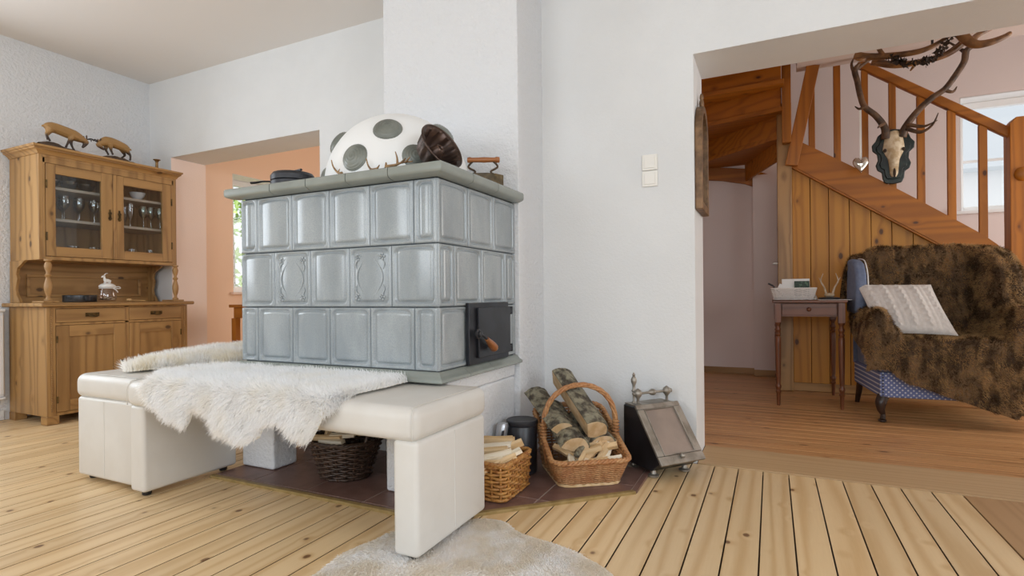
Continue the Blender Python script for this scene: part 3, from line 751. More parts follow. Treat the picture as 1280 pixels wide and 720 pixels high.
def sample(vs_, fs, n, seed=1, keep=None):
    rs = np.random.RandomState(seed); Vv = np.array([tuple(p) for p in vs_]); T = []
    for f in fs:
        for k in range(1, len(f)-1): T.append((f[0], f[k], f[k+1]))
    T = np.array(T); a, b, c = Vv[T[:, 0]], Vv[T[:, 1]], Vv[T[:, 2]]
    cr_ = np.cross(b-a, c-a); ar = np.linalg.norm(cr_, axis=1)/2; nn = cr_/(2*ar[:, None]+1e-12)
    vnorm = np.zeros_like(Vv)
    for k in range(3): np.add.at(vnorm, T[:, k], cr_)
    vnorm /= np.linalg.norm(vnorm, axis=1)[:, None]+1e-12
    i = rs.choice(len(T), n, p=ar/ar.sum()); u = rs.rand(n, 1); v_ = rs.rand(n, 1); m = (u+v_ > 1); u = np.where(m, 1-u, u); v_ = np.where(m, 1-v_, v_)
    p = a[i]*(1-u-v_)+b[i]*u+c[i]*v_
    q = vnorm[T[i, 0]]*(1-u-v_)+vnorm[T[i, 1]]*u+vnorm[T[i, 2]]*v_; q /= np.linalg.norm(q, axis=1)[:, None]+1e-12
    return p, q
def nz(x, y, z=0, s_=1): return mnoise.noise(V((x*s_, y*s_, z*s_)))
def furmat(name, c, c2, nscale=9, lo=.45, hi=.75, vec=(1, 1, 1), c3=None):
    m, N, L, B = nm(name); N.remove(B); o = [q for q in N if q.type == 'OUTPUT_MATERIAL'][0]
    f = mrange(N, L, ntex(N, L, coords(N, L, vec, rnd=False), nscale, 3), lo, hi); k = rgbmix(N, L, f, lin(c), lin(c2))
    if c3: k = rgbmix(N, L, mrange(N, L, ntex(N, L, coords(N, L, rnd=False), 130, 2), .5, .85), k, lin(c3))
    d = N.new('ShaderNodeBsdfDiffuse'); t = N.new('ShaderNodeBsdfTranslucent'); x = N.new('ShaderNodeMixShader'); x.inputs[0].default_value = .5
    L.new(k, d.inputs[0]); L.new(k, t.inputs[0]); L.new(d.outputs[0], x.inputs[1]); L.new(t.outputs[0], x.inputs[2]); L.new(x.outputs[0], o.inputs[0])
    return m
M_['wool'] = furmat('cream_sheep_wool', '#ffffff', '#fdfbf7')
M_['wool2'] = furmat('yellowed_sheep_wool', '#fefdfb', '#faf4e6')
M_['hide'] = plain('sheepskin_hide', '#f6f0e2', .8)
# ---- sheepskin over the long bench: (x, drop over the front edge, back end) along its length
prof = [(-2.34, .00, 1.60, 1.44), (-2.25, .00, 1.72, 1.36), (-2.15, .055, 1.70, 0), (-2.05, .10, 1.712, 0), (-1.97, .115, 1.712, 0), (-1.93, .06, 1.712, 0), (-1.86, .06, 1.712, 0), (-1.78, .12, 1.712, 0), (-1.68, .145, 1.712, 0), (-1.60, .125, 1.712, 0), (-1.55, .06, 1.712, 0), (-1.48, .055, 1.712, 0), (-1.42, .10, 1.712, 0), (-1.355, .105, 1.712, 0), (-1.31, .05, 1.712, 0), (-1.285, .0, 1.712, 1.37), (-1.26, .0, 1.712, 1.60)]
def interp(x, k):
    for a, b in zip(prof[:-1], prof[1:]):
        if a[0] <= x <= b[0]:
            t = (x-a[0])/(b[0]-a[0]); t = t*t*(3-2*t); return a[k]+(b[k]-a[k])*t
    return prof[-1][k]
SEAT_Z, FRONT = .488, 1.345
def skin_pt(u, v_, off=.006):
    x = -2.34+1.08*u
    dr_, bk = interp(x, 1), interp(x, 2)
    st = interp(x, 3)
    y_front = st if dr_ < .003 else FRONT
    flat = bk-y_front; r = .03; arc = r*PI/2
    tot = flat-(r if dr_ > .003 else 0)+(arc+dr_ if dr_ > .003 else 0); s_ = v_*tot
    fl_len = flat-(r if dr_ > .003 else 0)
    h = off+.004*nz(x*9, s_*9)
    if s_ <= fl_len: return V((x, bk-s_, SEAT_Z+h))
    s_ -= fl_len
    if s_ <= arc:
        a = s_/r; return V((x, FRONT-math.sin(a)*(r+h), SEAT_Z-r+math.cos(a)*(r+h)))
    return V((x, FRONT-r-h+.0*s_, SEAT_Z-r-(s_-arc)))
sk = thing('sheepskin', 'fluffy white sheepskin draped over the front edge of the long bench', 'sheepskin', (-1.73, 1.6, .5))
mb = MB().grid(skin_pt, 60, 28)
P_, N_ = sample(mb.v, mb.f, 95000, 3)
N_ *= np.where((N_[:, 2] < -.2), -1, 1)[:, None]
N_ = np.where((N_@np.array([0, -.6, .8]))[:, None] < 0, -N_, N_)
mb.build('hide', M_['hide'], sk, smooth=180, solid=.0)
fl2 = np.stack([np.array([nz(p[0], p[1], p[2], 11), nz(p[0]+9, p[1], p[2], 11), nz(p[0], p[1]+7, p[2], 11)]) for p in P_])
strands('fleece', P_, N_, .040, .0024, M_['wool'], sk, lay=(0, -.35, -.6), lean=.6, jitter=.22, seed=5, swirl=fl2*.6)
# ---- second sheepskin lying on the bench beside the stove
sk2 = thing('sheepskin', 'yellowish white sheepskin lying flat on the bench beside the stove', 'sheepskin', (-2.65, 1.95, .5))
def skin2(u, v_):
    a = 2*PI*u; r = v_*(1+.16*math.sin(3*a+.6)+.10*math.sin(5*a+2))
    x = -2.665+.215*r*math.cos(a); y = 2.03+.48*r*math.sin(a)
    z = .495+.006*nz(x*8, y*8)
    return V((x, y, z+.035*max(0, 1-v_**2)))
mb = MB().grid(skin2, 40, 12, cu=True)
P_, N_ = sample(mb.v, mb.f, 24000, 4); N_ = np.where(N_[:, 2:3] < 0, -N_, N_)
mb.build('hide', M_['hide'], sk2, smooth=180)
fl2 = np.stack([np.array([nz(p[0], p[1], p[2], 10), nz(p[0]+9, p[1], p[2], 10), 0]) for p in P_])
strands('fleece', P_, N_, .055, .0036, M_['wool2'], sk2, lay=(.2, -.4, -.2), lean=.45, jitter=.3, seed=6, swirl=fl2)
# ---- hide rug on the floor
M_['rugfur'] = furmat('pale_cowhide_hair', '#f8f4ec', '#ffffff', nscale=8, lo=.38, hi=.62)
out = [(-1.23, 1.05), (-1.225, 1.20), (-1.24, 1.33), (-1.215, 1.44), (-1.18, 1.55), (-1.10, 1.62), (-1.03, 1.70), (-.97, 1.75), (-.90, 1.765), (-.85, 1.745), (-.80, 1.705), (-.72, 1.685), (-.62, 1.665), (-.52, 1.62), (-.43, 1.56), (-.36, 1.46), (-.31, 1.30), (-.30, 1.1), (-.34, .9), (-.42, .72), (-.62, .55), (-.88, .5), (-1.1, .58), (-1.2, .8)]
ol = cr([(a, b, 0) for a, b in out], 4, closed=True); rc = V((-.78, 1.15, 0))
rug = thing('cowhide_rug', 'pale cowhide rug on the pine floor under the bench end', 'rug', (rc.x, rc.y, 0))
mb = MB(); n = len(ol); vs_ = []
for j in range(15):
    t = j/14
    for p in ol:
        q = rc+(p-rc)*t; vs_.append(V((q.x, q.y, .0045+.003*(1-t)+.002*(nz(q.x*6, q.y*6)+.6)*(1-t**4))))
mb.add(vs_, [(j*n+i, j*n+(i+1) % n, (j+1)*n+(i+1) % n, (j+1)*n+i) for j in range(14) for i in range(n)])
P_, N_ = sample(mb.v, mb.f, 62000, 8); N_ = np.where(N_[:, 2:3] < 0, -N_, N_)
m_ = P_[:, 1] > .95
P_, N_ = P_[m_], N_[m_]
mb.build('hide', M_['rugfur'], rug, smooth=180)
sw = np.stack([np.array([.5+nz(p[0], p[1], 0, 4)*1.2, -.9+nz(p[0]+5, p[1], 3, 4)*1.2, 0]) for p in P_])
strands('hair', P_, N_*.4, .024, .002, M_['rugfur'], rug, lay=(.3, -1, -.3), lean=.5, jitter=.18, seed=9, swirl=sw*.75)
# ================================================================== pine buffet on the left wall
buf = thing('buffet_cabinet', 'honey pine kitchen buffet with glazed upper doors and turned columns', 'cabinet', (-4.515, 2.365, 0))
PX, PY, PZ = M_['pinex'], M_['piney'], M_['pinez']
M_['brass_old'] = plain('dark_antique_brass', '#6d5630', .45, metal=.7, c2='#3f3320', nscale=30)
XB, XF, Y0, Y1 = -4.755, -4.27, 1.895, 2.842
def pull(mb_parent, y, z, x):
    mb = MB().box(x, x+.004, y-.042, y+.042, z-.012, z+.014)
    for s_ in (-1, 1): mb.ball((x+.006, y+s_*.03, z+.004), .007, 8, 6)
    mb.tube(cr([(x+.006, y-.03, z+.004), (x+.018, y-.024, z-.01), (x+.02, y, z-.014), (x+.018, y+.024, z-.01), (x+.006, y+.03, z+.004)], 4), .004, 6)
    mb.build('pull', M_['brass_old'], mb_parent, smooth=40)
car = MB().box(XB, XF, Y0, Y0+.022, .055, .775).box(XB, XF, Y1-.022, Y1, .055, .775).box(XB, XB+.012, Y0+.022, Y1-.022, .055, .775).box(XB+.012, XF-.02, Y0+.022, Y1-.022, .06, .08)
car.box(XF-.022, XF, Y0+.022, Y0+.05, .055, .775).box(XF-.022, XF, Y1-.05, Y1-.022, .055, .775).box(XF-.022, XF-.001, 2.372, 2.40, .055, .775).box(XF-.022, XF-.001, Y0+.05, Y1-.05, .652, .668).box(XF-.022, XF-.001, Y0+.05, Y1-.05, .055, .075).box(XF-.022, XF-.001, Y0+.05, Y1-.05, .764, .775)
car.build('lower_carcass', PZ, buf, bevel=.002)
MB().box(XF-.05, XF-.023, Y0+.05, Y1-.05, .08, .764).build('interior', M_['gap'], buf)
for yy in (Y0+.026, Y1-.026):
    mb = MB()
    for k in range(46): mb.ball((XF+.003, yy, .09+k*.0148), (.004, .006, .0066), 6, 4)
    mb.build('beading', PZ, buf, smooth=180)
for yy in (Y0+.03, Y1-.03):
    for xx in (XF-.035, XB+.04): MB().box(xx-.035, xx+.04, yy-.036, yy+.036, .001, .056).build('foot', PX, buf, bevel=.004)
MB().box(XB-.005, XF+.035, Y0-.04, Y1+.04, .777, .803).build('worktop', PY, buf, bevel=.008, seg=3)
for a, b in ((Y0+.052, 2.371), (2.401, Y1-.052)):
    d = MB().box(XF-.018, XF+.004, a, b, .670, .762).build('drawer', PY, buf, bevel=.003)
    pull(d, (a+b)/2, .718, XF+.004)
    # panelled door
    d = MB().box(XF-.018, XF+.004, a, a+.075, .077, .65).box(XF-.018, XF+.004, b-.075, b, .077, .65).build('door', PZ, buf, bevel=.003)
    MB().box(XF-.018, XF+.003, a+.075, b-.075, .575, .65).build('door_rail', PY, d, bevel=.002)
    MB().box(XF-.018, XF+.003, a+.075, b-.075, .077, .152).build('door_rail', PY, d, bevel=.002)
    MB().box(XF-.016, XF-.008, a+.074, b-.074, .151, .576).build('door_panel', PZ, d)
    yk = b-.02 if a < 2.2 else a+.02
    MB().box(XF+.004, XF+.007, yk-.008, yk+.008, .335, .385).ball((XF+.008, yk, .365), .006, 8, 6).build('escutcheon', M_['brass_old'], d, bevel=.001)
    yh = a+.004 if a < 2.2 else b-.004
    for z in (.16, .56): MB().lathe([(.005, -.022), (.005, .022)], (XF+.005, yh, z), 8).build('hinge', M_['brass_old'], d, smooth=40)
# middle part: back board, side brackets, turned columns
MB().box(XB, XB+.018, Y0+.02, Y1-.02, .803, 1.092).build('back_board', PY, buf)
MB().box(XB+.018, XB+.03, Y0+.09, Y1-.09, .985, 1.005).box(XB+.018, XB+.03, Y0+.09, Y1-.09, .845, .862).box(XB+.018, XB+.03, Y0+.09, Y0+.11, .862, .985).box(XB+.018, XB+.03, Y1-.11, Y1-.09, .862, .985).build('back_frame', PY, buf, bevel=.003)
def bracket(y):
    pl_ = [(XB, .803), (XB+.13, .803), (XB+.115, .83), (XB+.085, .86), (XB+.075, .90), (XB+.09, .94), (XB+.10, .97), (XB+.085, 1.0), (XB+.10, 1.04), (XB+.17, 1.075), (XB+.20, 1.092), (XB, 1.092)]
    MB().prism(pl_, 'y', y, y+.02).build('side_bracket', PZ, buf, bevel=.003)
bracket(Y0+.006); bracket(Y1-.03)
colp = [(.016, .816), (.022, .818), (.022, .826), (.012, .834), (.011, .85), (.018, .872), (.0225, .90), (.022, .925), (.015, .955), (.011, .972), (.017, .98), (.019, .987), (.012, .995), (.010, 1.005), (.018, 1.03), (.0215, 1.05), (.017, 1.068), (.012, 1.076), (.022, 1.082), (.022, 1.092)]
for yy in (1.935, 2.79):
    MB().box(-4.44, -4.295, yy-.045, yy+.045, .803, .816).build('column_base', PX, buf, bevel=.004)
    MB().lathe(colp, (-4.335+.0, yy, 0), 18).build('column', PZ, buf, smooth=50)
# glazed upper part
UX, UF = XB, -4.375; U0, U1 = 1.905, 2.828
up = MB().box(UX, UF, U0, U0+.022, 1.092, 1.80).box(UX, UF, U1-.022, U1, 1.092, 1.80).box(UX, UF, U0+.022, U1-.022, 1.092, 1.115).box(UX, UF, U0+.022, U1-.022, 1.778, 1.80).box(UX, UX+.012, U0+.022, U1-.022, 1.115, 1.778)
up.box(UF-.02, UF, U0+.022, U0+.036, 1.115, 1.778).box(UF-.02, UF, U1-.036, U1-.022, 1.115, 1.778).box(UF-.02, UF, U0+.022, U1-.022, 1.742, 1.778)
up.build('upper_carcass', PZ, buf, bevel=.002)
M_['shelfpaint'] = plain('whitewashed_shelf', '#b3a89b', .6)
for z in (1.372, 1.588): MB().box(UX+.012, UF-.045, U0+.024, U1-.024, z-.009, z+.009).build('shelf', M_['shelfpaint'], buf)
M_['cabglass'], N, L, B = nm('cabinet_glass')
thin_glass(N, L, B, (.92, .94, .95))
for a, b, s_ in ((U0+.038, 2.352, 1), (2.378, U1-.038, -1)):
    w1, w2 = (.058, .075) if s_ > 0 else (.052, .075)
    if s_ > 0: d = MB().box(UF-.018, UF+.005, a, a+.055, 1.118, 1.74).box(UF-.018, UF+.005, b-.075, b, 1.118, 1.74)
    else: d = MB().box(UF-.018, UF+.005, a, a+.05, 1.118, 1.74).box(UF-.018, UF+.005, b-.075, b, 1.118, 1.74)
    d = d.build('glass_door', PZ, buf, bevel=.003)
    ya, yb = (a+.055, b-.075) if s_ > 0 else (a+.05, b-.075)
    MB().box(UF-.018, UF+.004, ya, yb, 1.675, 1.74).build('door_rail', PY, d, bevel=.002)
    MB().box(UF-.018, UF+.004, ya, yb, 1.118, 1.183).build('door_rail', PY, d, bevel=.002)
    MB().box(UF-.009, UF-.006, ya, yb, 1.183, 1.675).build('pane', M_['cabglass'], d)
    yk = b-.02 if s_ > 0 else a+.018
    MB().lathe([(.004, 0), (.012, .001), (.013, .004), (.004, .006)], (UF+.005, yk, 1.452), 10, toward((1, 0, 0))).lathe([(.004, 0), (.012, .001), (.013, .004), (.004, .006)], (UF+.005, yk, 1.415), 10, toward((1, 0, 0))).box(UF+.005, UF+.008, yk-.006, yk+.006, 1.40, 1.48).tube([(UF+.01, yk, 1.445), (UF+.02, yk, 1.435), (UF+.012, yk, 1.41)], .004, 6).build('escutcheon', M_['brass_old'], d, smooth=40)
    yh = a+.003 if s_ > 0 else b-.003
    for z in (1.25, 1.60): MB().lathe([(.0055, -.028), (.0055, .028)], (UF+.005, yh, z), 8).build('hinge', M_['brass_old'], d, smooth=40)
MB().box(UF-.01, UF+.009, 2.3535, 2.3765, 1.118, 1.74).build('astragal', PZ, buf, bevel=.003)
# cornice swept round three sides
cp = [(0, 1.795), (.006, 1.797), (.010, 1.806), (.018, 1.814), (.030, 1.822), (.036, 1.824), (.036, 1.832), (.045, 1.836), (.048, 1.842), (.048, 1.850), (0, 1.850)]
mb = MB(); vs_ = []
for d, z in cp: vs_ += [(UX, U0-d, z), (UF+d, U0-d, z), (UF+d, U1+d*.6, z), (UX, U1+d*.6, z)]
n = len(cp); mb.add(vs_, [(j*4+i, j*4+i+1, (j+1)*4+i+1, (j+1)*4+i) for j in range(n-1) for i in range(3)]+[(4*n-4, 4*n-3, 4*n-2, 4*n-1)])
mb.build('cornice', PY, buf, smooth=30)
# ---- glassware inside
M_['clear'], N, L, B = nm('clear_glass')
thin_glass(N, L, B, (.97, .98, .98), 1.5, .05, .12)
M_['greenglass'], N, L, B = nm('pale_green_glass')
thin_glass(N, L, B, (.62, .76, .68), 1.5, .1, .15)
M_['porcelain'] = plain('white_porcelain', '#dfe2e4', .2)
def lathe_thing(name, prof, mat, label, cat, group, spots, parts=None):
    first = None
    for (x, y, z) in spots:
        if first is None:
            o = MB().lathe(prof, (0, 0, 0), 18).build(name, mat, smooth=50); first = o
        else: o = first.copy(); col.objects.link(o)
        o.location = (x, y, z); tag(o, label, cat, group)
rg = random.Random(11)
sp = lambda z, ys, xs=(-4.50, -4.62): [(xs[i % len(xs)]+rg.uniform(-.015, .015), y, z) for i, y in enumerate(ys)]
wine = [(.032, 0), (.033, .003), (.006, .008), (.004, .06), (.008, .075), (.028, .10), (.034, .13), (.030, .172), (.029, .172), (.032, .13), (.026, .102), (.004, .08)]
flute = [(.030, 0), (.031, .003), (.005, .008), (.004, .05), (.012, .07), (.022, .12), (.022, .185), (.021, .185), (.020, .12), (.010, .072), (.002, .06)]
tumb = [(.026, 0), (.028, .002), (.033, .09), (.0315, .09), (.0265, .012), (.0, .010)]
bowl = [(.022, 0), (.023, .008), (.045, .03), (.055, .06), (.053, .06), (.042, .031), (.0, .012)]
lathe_thing('wine_glass', wine, M_['clear'], 'clear wine glass on the middle shelf behind the left glass door', 'glass', 'wine glasses in the buffet', sp(1.3815, [2.00, 2.05, 2.10, 2.15, 2.20, 2.25, 2.30]))
lathe_thing('champagne_flute', flute, M_['clear'], 'clear champagne flute on the middle shelf behind the right glass door', 'glass', 'champagne flutes in the buffet', sp(1.3815, [2.44, 2.49, 2.54, 2.58]))
lathe_thing('green_goblet', wine, M_['greenglass'], 'pale green goblet on the middle shelf behind the right glass door', 'glass', 'green goblets in the buffet', sp(1.3815, [2.63, 2.69, 2.75], (-4.47,)))
lathe_thing('tumbler', tumb, M_['clear'], 'clear tumbler on the lowest shelf behind the left glass door', 'glass', 'tumblers behind the left door', sp(1.116, [2.00, 2.07, 2.15, 2.22, 2.29]))
lathe_thing('juice_glass', [(r*.85, z*1.1) for r, z in tumb], M_['clear'], 'narrow drinking glass on the lowest shelf behind the right glass door', 'glass', 'narrow glasses behind the right door', sp(1.116, [2.44, 2.50, 2.56, 2.63, 2.70]))
lathe_thing('glass_bowl', bowl, M_['clear'], 'small glass bowl on the top shelf behind the left glass door', 'bowl', 'glass bowls in the buffet', sp(1.598, [2.03, 2.14, 2.25], (-4.50,)))
lathe_thing('porcelain_bowl', bowl, M_['porcelain'], 'white porcelain bowl on the top shelf behind the right glass door', 'bowl', None, [(-4.50, 2.60, 1.598)])
lathe_thing('tea_glass', [(r*1.1, z*.7) for r, z in tumb], M_['clear'], 'low tea glass on the top shelf behind the right glass door', 'glass', None, [(-4.50, 2.46, 1.598)])
# ---- things on the worktop
M_['tinmetal'] = plain('dull_tin', '#5f6164', .35, metal=.8, c2='#3b3c3f', nscale=12)
t = thing('baking_tin', 'round grey metal baking tin on the buffet worktop', 'cake tin', (-4.43, 2.165, .8035))
MB().lathe([(.0, .002), (.095, .002), (.098, .006), (.098, .048), (.101, .050), (.098, .052), (.095, .048), (.093, .008), (0, .006)], (-4.43, 2.165, .8035), 32).build('tin_wall', M_['tinmetal'], t, smooth=40)
MB().box(-4.335, -4.328, 2.15, 2.18, .815, .845).build('clasp', M_['tinmetal'], t, bevel=.002)
jr = thing('cookie_jar', 'glass cookie jar with white goat figure on its lid', 'jar', (-4.40, 2.325, .8035))
jc = V((-4.40, 2.325, .8035))
M_['jarglass'], N, L, B = nm('jar_glass')
thin_glass(N, L, B, (.95, .93, .92), 1.4, .03, .02)
M_['cookie'] = plain('jar_contents', '#6d5748', .8, c2='#c9b598', nscale=40)
M_['ceramic_w'] = plain('white_ceramic', '#e8e6e2', .3)
MB().lathe([(.0, .003), (.048, .003), (.055, .010), (.058, .035), (.056, .075), (.046, .10), (.044, .108), (.042, .108), (.044, .099), (.053, .074), (.055, .035), (.052, .012), (0, .007)], jc, 24).build('jar_body', M_['jarglass'], jr, smooth=50)
mb = MB()
for k in range(26):
    a = rg.uniform(0, 6.28); r = .042*math.sqrt(rg.random()); mb.ball(jc+V((r*math.cos(a), r*math.sin(a), rg.uniform(.016, .035))), (.010, .009, .007), 6, 4)
mb.build('contents', M_['cookie'], jr, smooth=180)
lid = MB().lathe([(.0, .106), (.050, .108), (.053, .113), (.050, .122), (.035, .133), (.012, .138), (0, .139)], jc, 24).build('lid', M_['ceramic_w'], jr, smooth=50)
mb = MB(); g = jc+V((0, 0, .137))
mb.tube(cr([g+V((0, .022, .014)), g+V((0, .004, .019)), g+V((0, -.012, .022)), g+V((0, -.018, .04)), g+V((0, -.020, .052))], 4), lerpl([.010, .014, .012, .007, .007], 4), 8)
mb.tube([g+V((0, -.016, .054)), g+V((0, -.030, .048)), g+V((0, -.036, .043))], [.008, .007, .004], 8)
for s_ in (-1, 1):
    mb.tube(cr([g+V((s_*.003, -.018, .058)), g+V((s_*.004, -.010, .07)), g+V((s_*.005, .002, .072))], 4), .0025, 5)
    for yy in (-.012, .018): mb.tube([g+V((s_*.007, yy, .016)), g+V((s_*.008, yy-.004, .0))], [.005, .004], 6)
mb.build('goat_figure', M_['ceramic_w'], lid, smooth=180)
mb = MB().tube([jc+V((.048*math.cos(a), .048*math.sin(a), .102)) for a in np.linspace(0, 2*PI, 25)[:-1]], .004, 5, closed=True)
mb.tube(cr([jc+V((.048, .015, .102)), jc+V((.058, .045, .112)), jc+V((.055, .06, .10)), jc+V((.052, .03, .098))], 4), .0035, 5).tube(cr([jc+V((.048, .015, .10)), jc+V((.06, .03, .085)), jc+V((.058, .04, .07))], 4), .0035, 5)
mb.build('ribbon', M_['ceramic_w'], jr, smooth=180)
M_['beech'] = wood('beech_spoon_wood', '#c9a878', '#a9834f', '#8a6336', 'y', kprob=.05, freq=90)
hdp = thing('honey_dipper', 'small wooden honey dipper lying beside the cookie jar', 'dipper', (-4.33, 2.46, .8035))
MB().lathe([(.002, 0), (.010, .004), (.006, .008), (.012, .012), (.007, .016), (.013, .020), (.007, .024), (.012, .028), (.005, .034), (.0035, .05), (.004, .11), (.005, .13), (.002, .133)], (-4.335, 2.42, .817), 14, toward((.06, 1, -.05))).build('dipper_stick', M_['beech'], hdp, smooth=35)
M_['brass'] = plain('worn_brass', '#9b7a4e', .4, metal=.75, c2='#6e5233', nscale=20)
tag(MB().lathe([(.026, 0), (.028, .006), (.018, .014), (.012, .02), (.010, .05), (.011, .085), (.018, .096), (.026, .10), (.027, .104), (.014, .106), (.010, .098)], (-4.5, 2.752, 1.8505), 18).build('candlestick', M_['brass'], smooth=45), 'small brass candlestick at the end of the buffet top', 'candlestick')
# ================================================================== carved chamois on the cabinet
def chamois_mat():
    m, N, L, B = nm('carved_painted_wood')
    tc = N.new('ShaderNodeTexCoord'); sp_ = N.new('ShaderNodeSeparateXYZ'); L.new(tc.outputs['Object'], sp_.inputs[0])
    f = mrange(N, L, mth(N, L, 'ADD', sp_.outputs[2], mth(N, L, 'MULTIPLY', ntex(N, L, tc.outputs['Object'], 30), .03)), .088, .118)
    c = rgbmix(N, L, f, lin('#3a2a20'), lin('#a07a48')); L.new(c, B.inputs['Base Color']); B.inputs['Roughness'].default_value = .5
    return m
M_['chamois'] = chamois_mat(); M_['darkcarve'] = plain('dark_carved_wood', '#3d2e22', .55, c2='#5c4632', nscale=25); M_['horn'] = plain('black_horn', '#241d19', .4)
def chamois(label, base, f, pose):
    """f = +1 looks along +y, -1 along -y; BASE lies under the middle of the body on the cabinet top"""
    o = thing('chamois_figure', label, 'figurine', base, 0, 'carved chamois pair on the buffet'); b = V(base)
    def p(x, y, z): return b+V((x, f*y, z))
    up = .012
    if pose == 0:
        spine = [(-.122, .122, .016), (-.112, .130, .027), (-.085, .136, .035), (-.04, .131, .036), (.005, .122, .037), (.042, .114, .038), (.075, .104, .031), (.103, .095, .022), (.12, .092, .016)]
        head = [(.118, .094, .016), (.119, .082, .0165), (.110, .063, .0125), (.100, .047, .0085), (.096, .040, .006)]
        legs = [[(-.10, .120, .026), (-.113, .097, .014), (-.124, .080, .0085), (-.120, .055, .0065), (-.117, .040, .0075)], [(-.092, .118, .025), (-.100, .094, .014), (-.106, .078, .0085), (-.095, .056, .0065), (-.087, .043, .0075)],
                [(.03, .105, .022), (.014, .075, .0125), (.004, .056, .0085), (-.006, .032, .0065), (-.012, .014, .008)], [(.036, .103, .022), (.034, .074, .0125), (.036, .055, .0085), (.044, .032, .0065), (.053, .013, .008)]]
        poll = p(0, .122, .096+up)
    else:
        spine = [(-.103, .092, .014), (-.094, .098, .024), (-.07, .107, .031), (-.03, .117, .034), (.015, .125, .036), (.048, .123, .037), (.075, .111, .029), (.095, .100, .020), (.104, .095, .015)]
        head = [(.103, .096, .016), (.100, .084, .0165), (.086, .073, .0125), (.070, .063, .0085), (.063, .058, .006)]
        legs = [[(-.078, .095, .025), (-.090, .072, .014), (-.104, .057, .0085), (-.106, .033, .0065), (-.103, .015, .008)], [(-.070, .094, .024), (-.078, .072, .013), (-.086, .056, .0085), (-.074, .040, .0065), (-.062, .030, .0075)],
                [(.036, .105, .022), (.030, .080, .0125), (.028, .064, .0085), (.021, .046, .0065), (.014, .031, .008)], [(.042, .104, .022), (.044, .080, .0125), (.044, .064, .0085), (.034, .046, .0065), (.027, .031, .008)]]
        poll = p(0, .104, .098+up)
    J = {'poll': (poll, 0)}; mb = MB()
    for ch_, off in [(spine, 0), (head, 0)]+[(l_, (.017 if i % 2 == 0 else -.017)) for i, l_ in enumerate(legs)]:
        pts = [p(off*(1 if ch_ in legs else 0), y, z+up) for y, z, r in ch_]
        mb.tube(cr(pts, 4), lerpl([r for y, z, r in ch_], 4), 12)
    mb.tube(cr([p(0, spine[0][0], spine[0][1]+up+.008), p(0, spine[0][0]-.012, spine[0][1]+up+.012), p(0, spine[0][0]-.02, spine[0][1]+up+.004)], 3), lerpl([.009, .008, .004], 3), 8)
    for i, k in enumerate(('h3', 'h3b', 's3', 's3b')):
        y, z, r = legs[i][-1]; J[k] = (p(.017 if i % 2 == 0 else -.017, y, z+up), r)
    bo = mb.build('body', M_['chamois'], o, smooth=180)
    rm = bo.modifiers.new('join', 'REMESH'); rm.mode = 'VOXEL'; rm.voxel_size = .0028; rm.use_smooth_shade = True
    sm_ = bo.modifiers.new('soft', 'SMOOTH'); sm_.iterations = 5; sm_.factor = .5
    pl_ = J['poll'][0]
    for s_ in (-1, 1):
        MB().tube(cr([pl_+V((s_*.008, f*.004, .010)), pl_+V((s_*.012, f*.022, .018)), pl_+V((s_*.014, f*.034, .016)), pl_+V((s_*.014, f*.040, .004))], 4), lerpl([.0045, .004, .003, .0015], 4), 6).build('horn', M_['horn'], o, smooth=180)
        MB().tube(cr([pl_+V((s_*.010, -f*.002, .008)), pl_+V((s_*.018, -f*.008, .028)), pl_+V((s_*.02, -f*.006, .036))], 3), lerpl([.003, .005, .001], 3), 6).build('ear', M_['darkcarve'], o, smooth=180)
    # rocky base following the feet
    mb = MB(); feet = [J[k][0] for k in ('h3', 'h3b', 's3', 's3b')]
    ys = sorted(feet, key=lambda q: q.y)
    y0, y1 = ys[0].y-.045, ys[-1].y+.045
    def rock(u, v_):
        y = y0+(y1-y0)*u; a = PI*v_
        zt = sum(q.z/((abs(q.y-y)+.012)**2) for q in feet)/sum(1/((abs(q.y-y)+.012)**2) for q in feet)-b.z-.004
        e = math.sin(PI*min(max(u, .02), .98))**.18
        return V((b.x+.042*e*math.cos(a)*(1+.15*nz(y*40, v_*3)), y, b.z+.0005+max(zt, .008)*e*math.sin(a)**.5*(1+.12*nz(y*60, v_*4, 2))))
    mb.grid(rock, 26, 9)
    vs0 = len(mb.v)
    mb.build('rock_base', M_['darkcarve'], o, smooth=50)
    return o
chamois('carved wooden chamois butting heads, standing uphill with its rump raised', (-4.415, 2.085, 1.8505), 1, 0)
chamois('carved wooden chamois butting heads, shoulders high and hind legs low', (-4.415, 2.386, 1.8505), -1, 1)
# ================================================================== radiator
M_['enamel'] = plain('white_radiator_enamel', '#e4e6e8', .3)
rd = thing('radiator', 'white ribbed panel radiator on the left wall below the window', 'radiator', (-4.72, 1.2, .14))
MB().box(-4.735, -4.715, .45, 1.852, .165, .745).build('panel', M_['enamel'], rd, bevel=.006)
ribm = None
for k in range(24):
    y = .48+k*.058
    if ribm is None: ribm = MB().prism([(0, 0), (.012, .010), (.012, .030), (0, .04)], 'z', .185, .725).build('rib', M_['enamel'], rd, local=True, bevel=.004); o = ribm
    else: o = ribm.copy(); col.objects.link(o)
    o.location = WM[rd.name].inverted() @ V((-4.715, y, 0))
MB().box(-4.745, -4.700, .45, 1.855, .745, .765).build('top_grille', M_['enamel'], rd, bevel=.004)
MB().box(-4.745, -4.700, .45, 1.855, .150, .165).build('bottom_edge', M_['enamel'], rd, bevel=.004)
for yy in (.6, 1.7): MB().box(-4.779, -4.735, yy-.02, yy+.02, .2, .7).build('wall_bracket', M_['enamel'], rd)
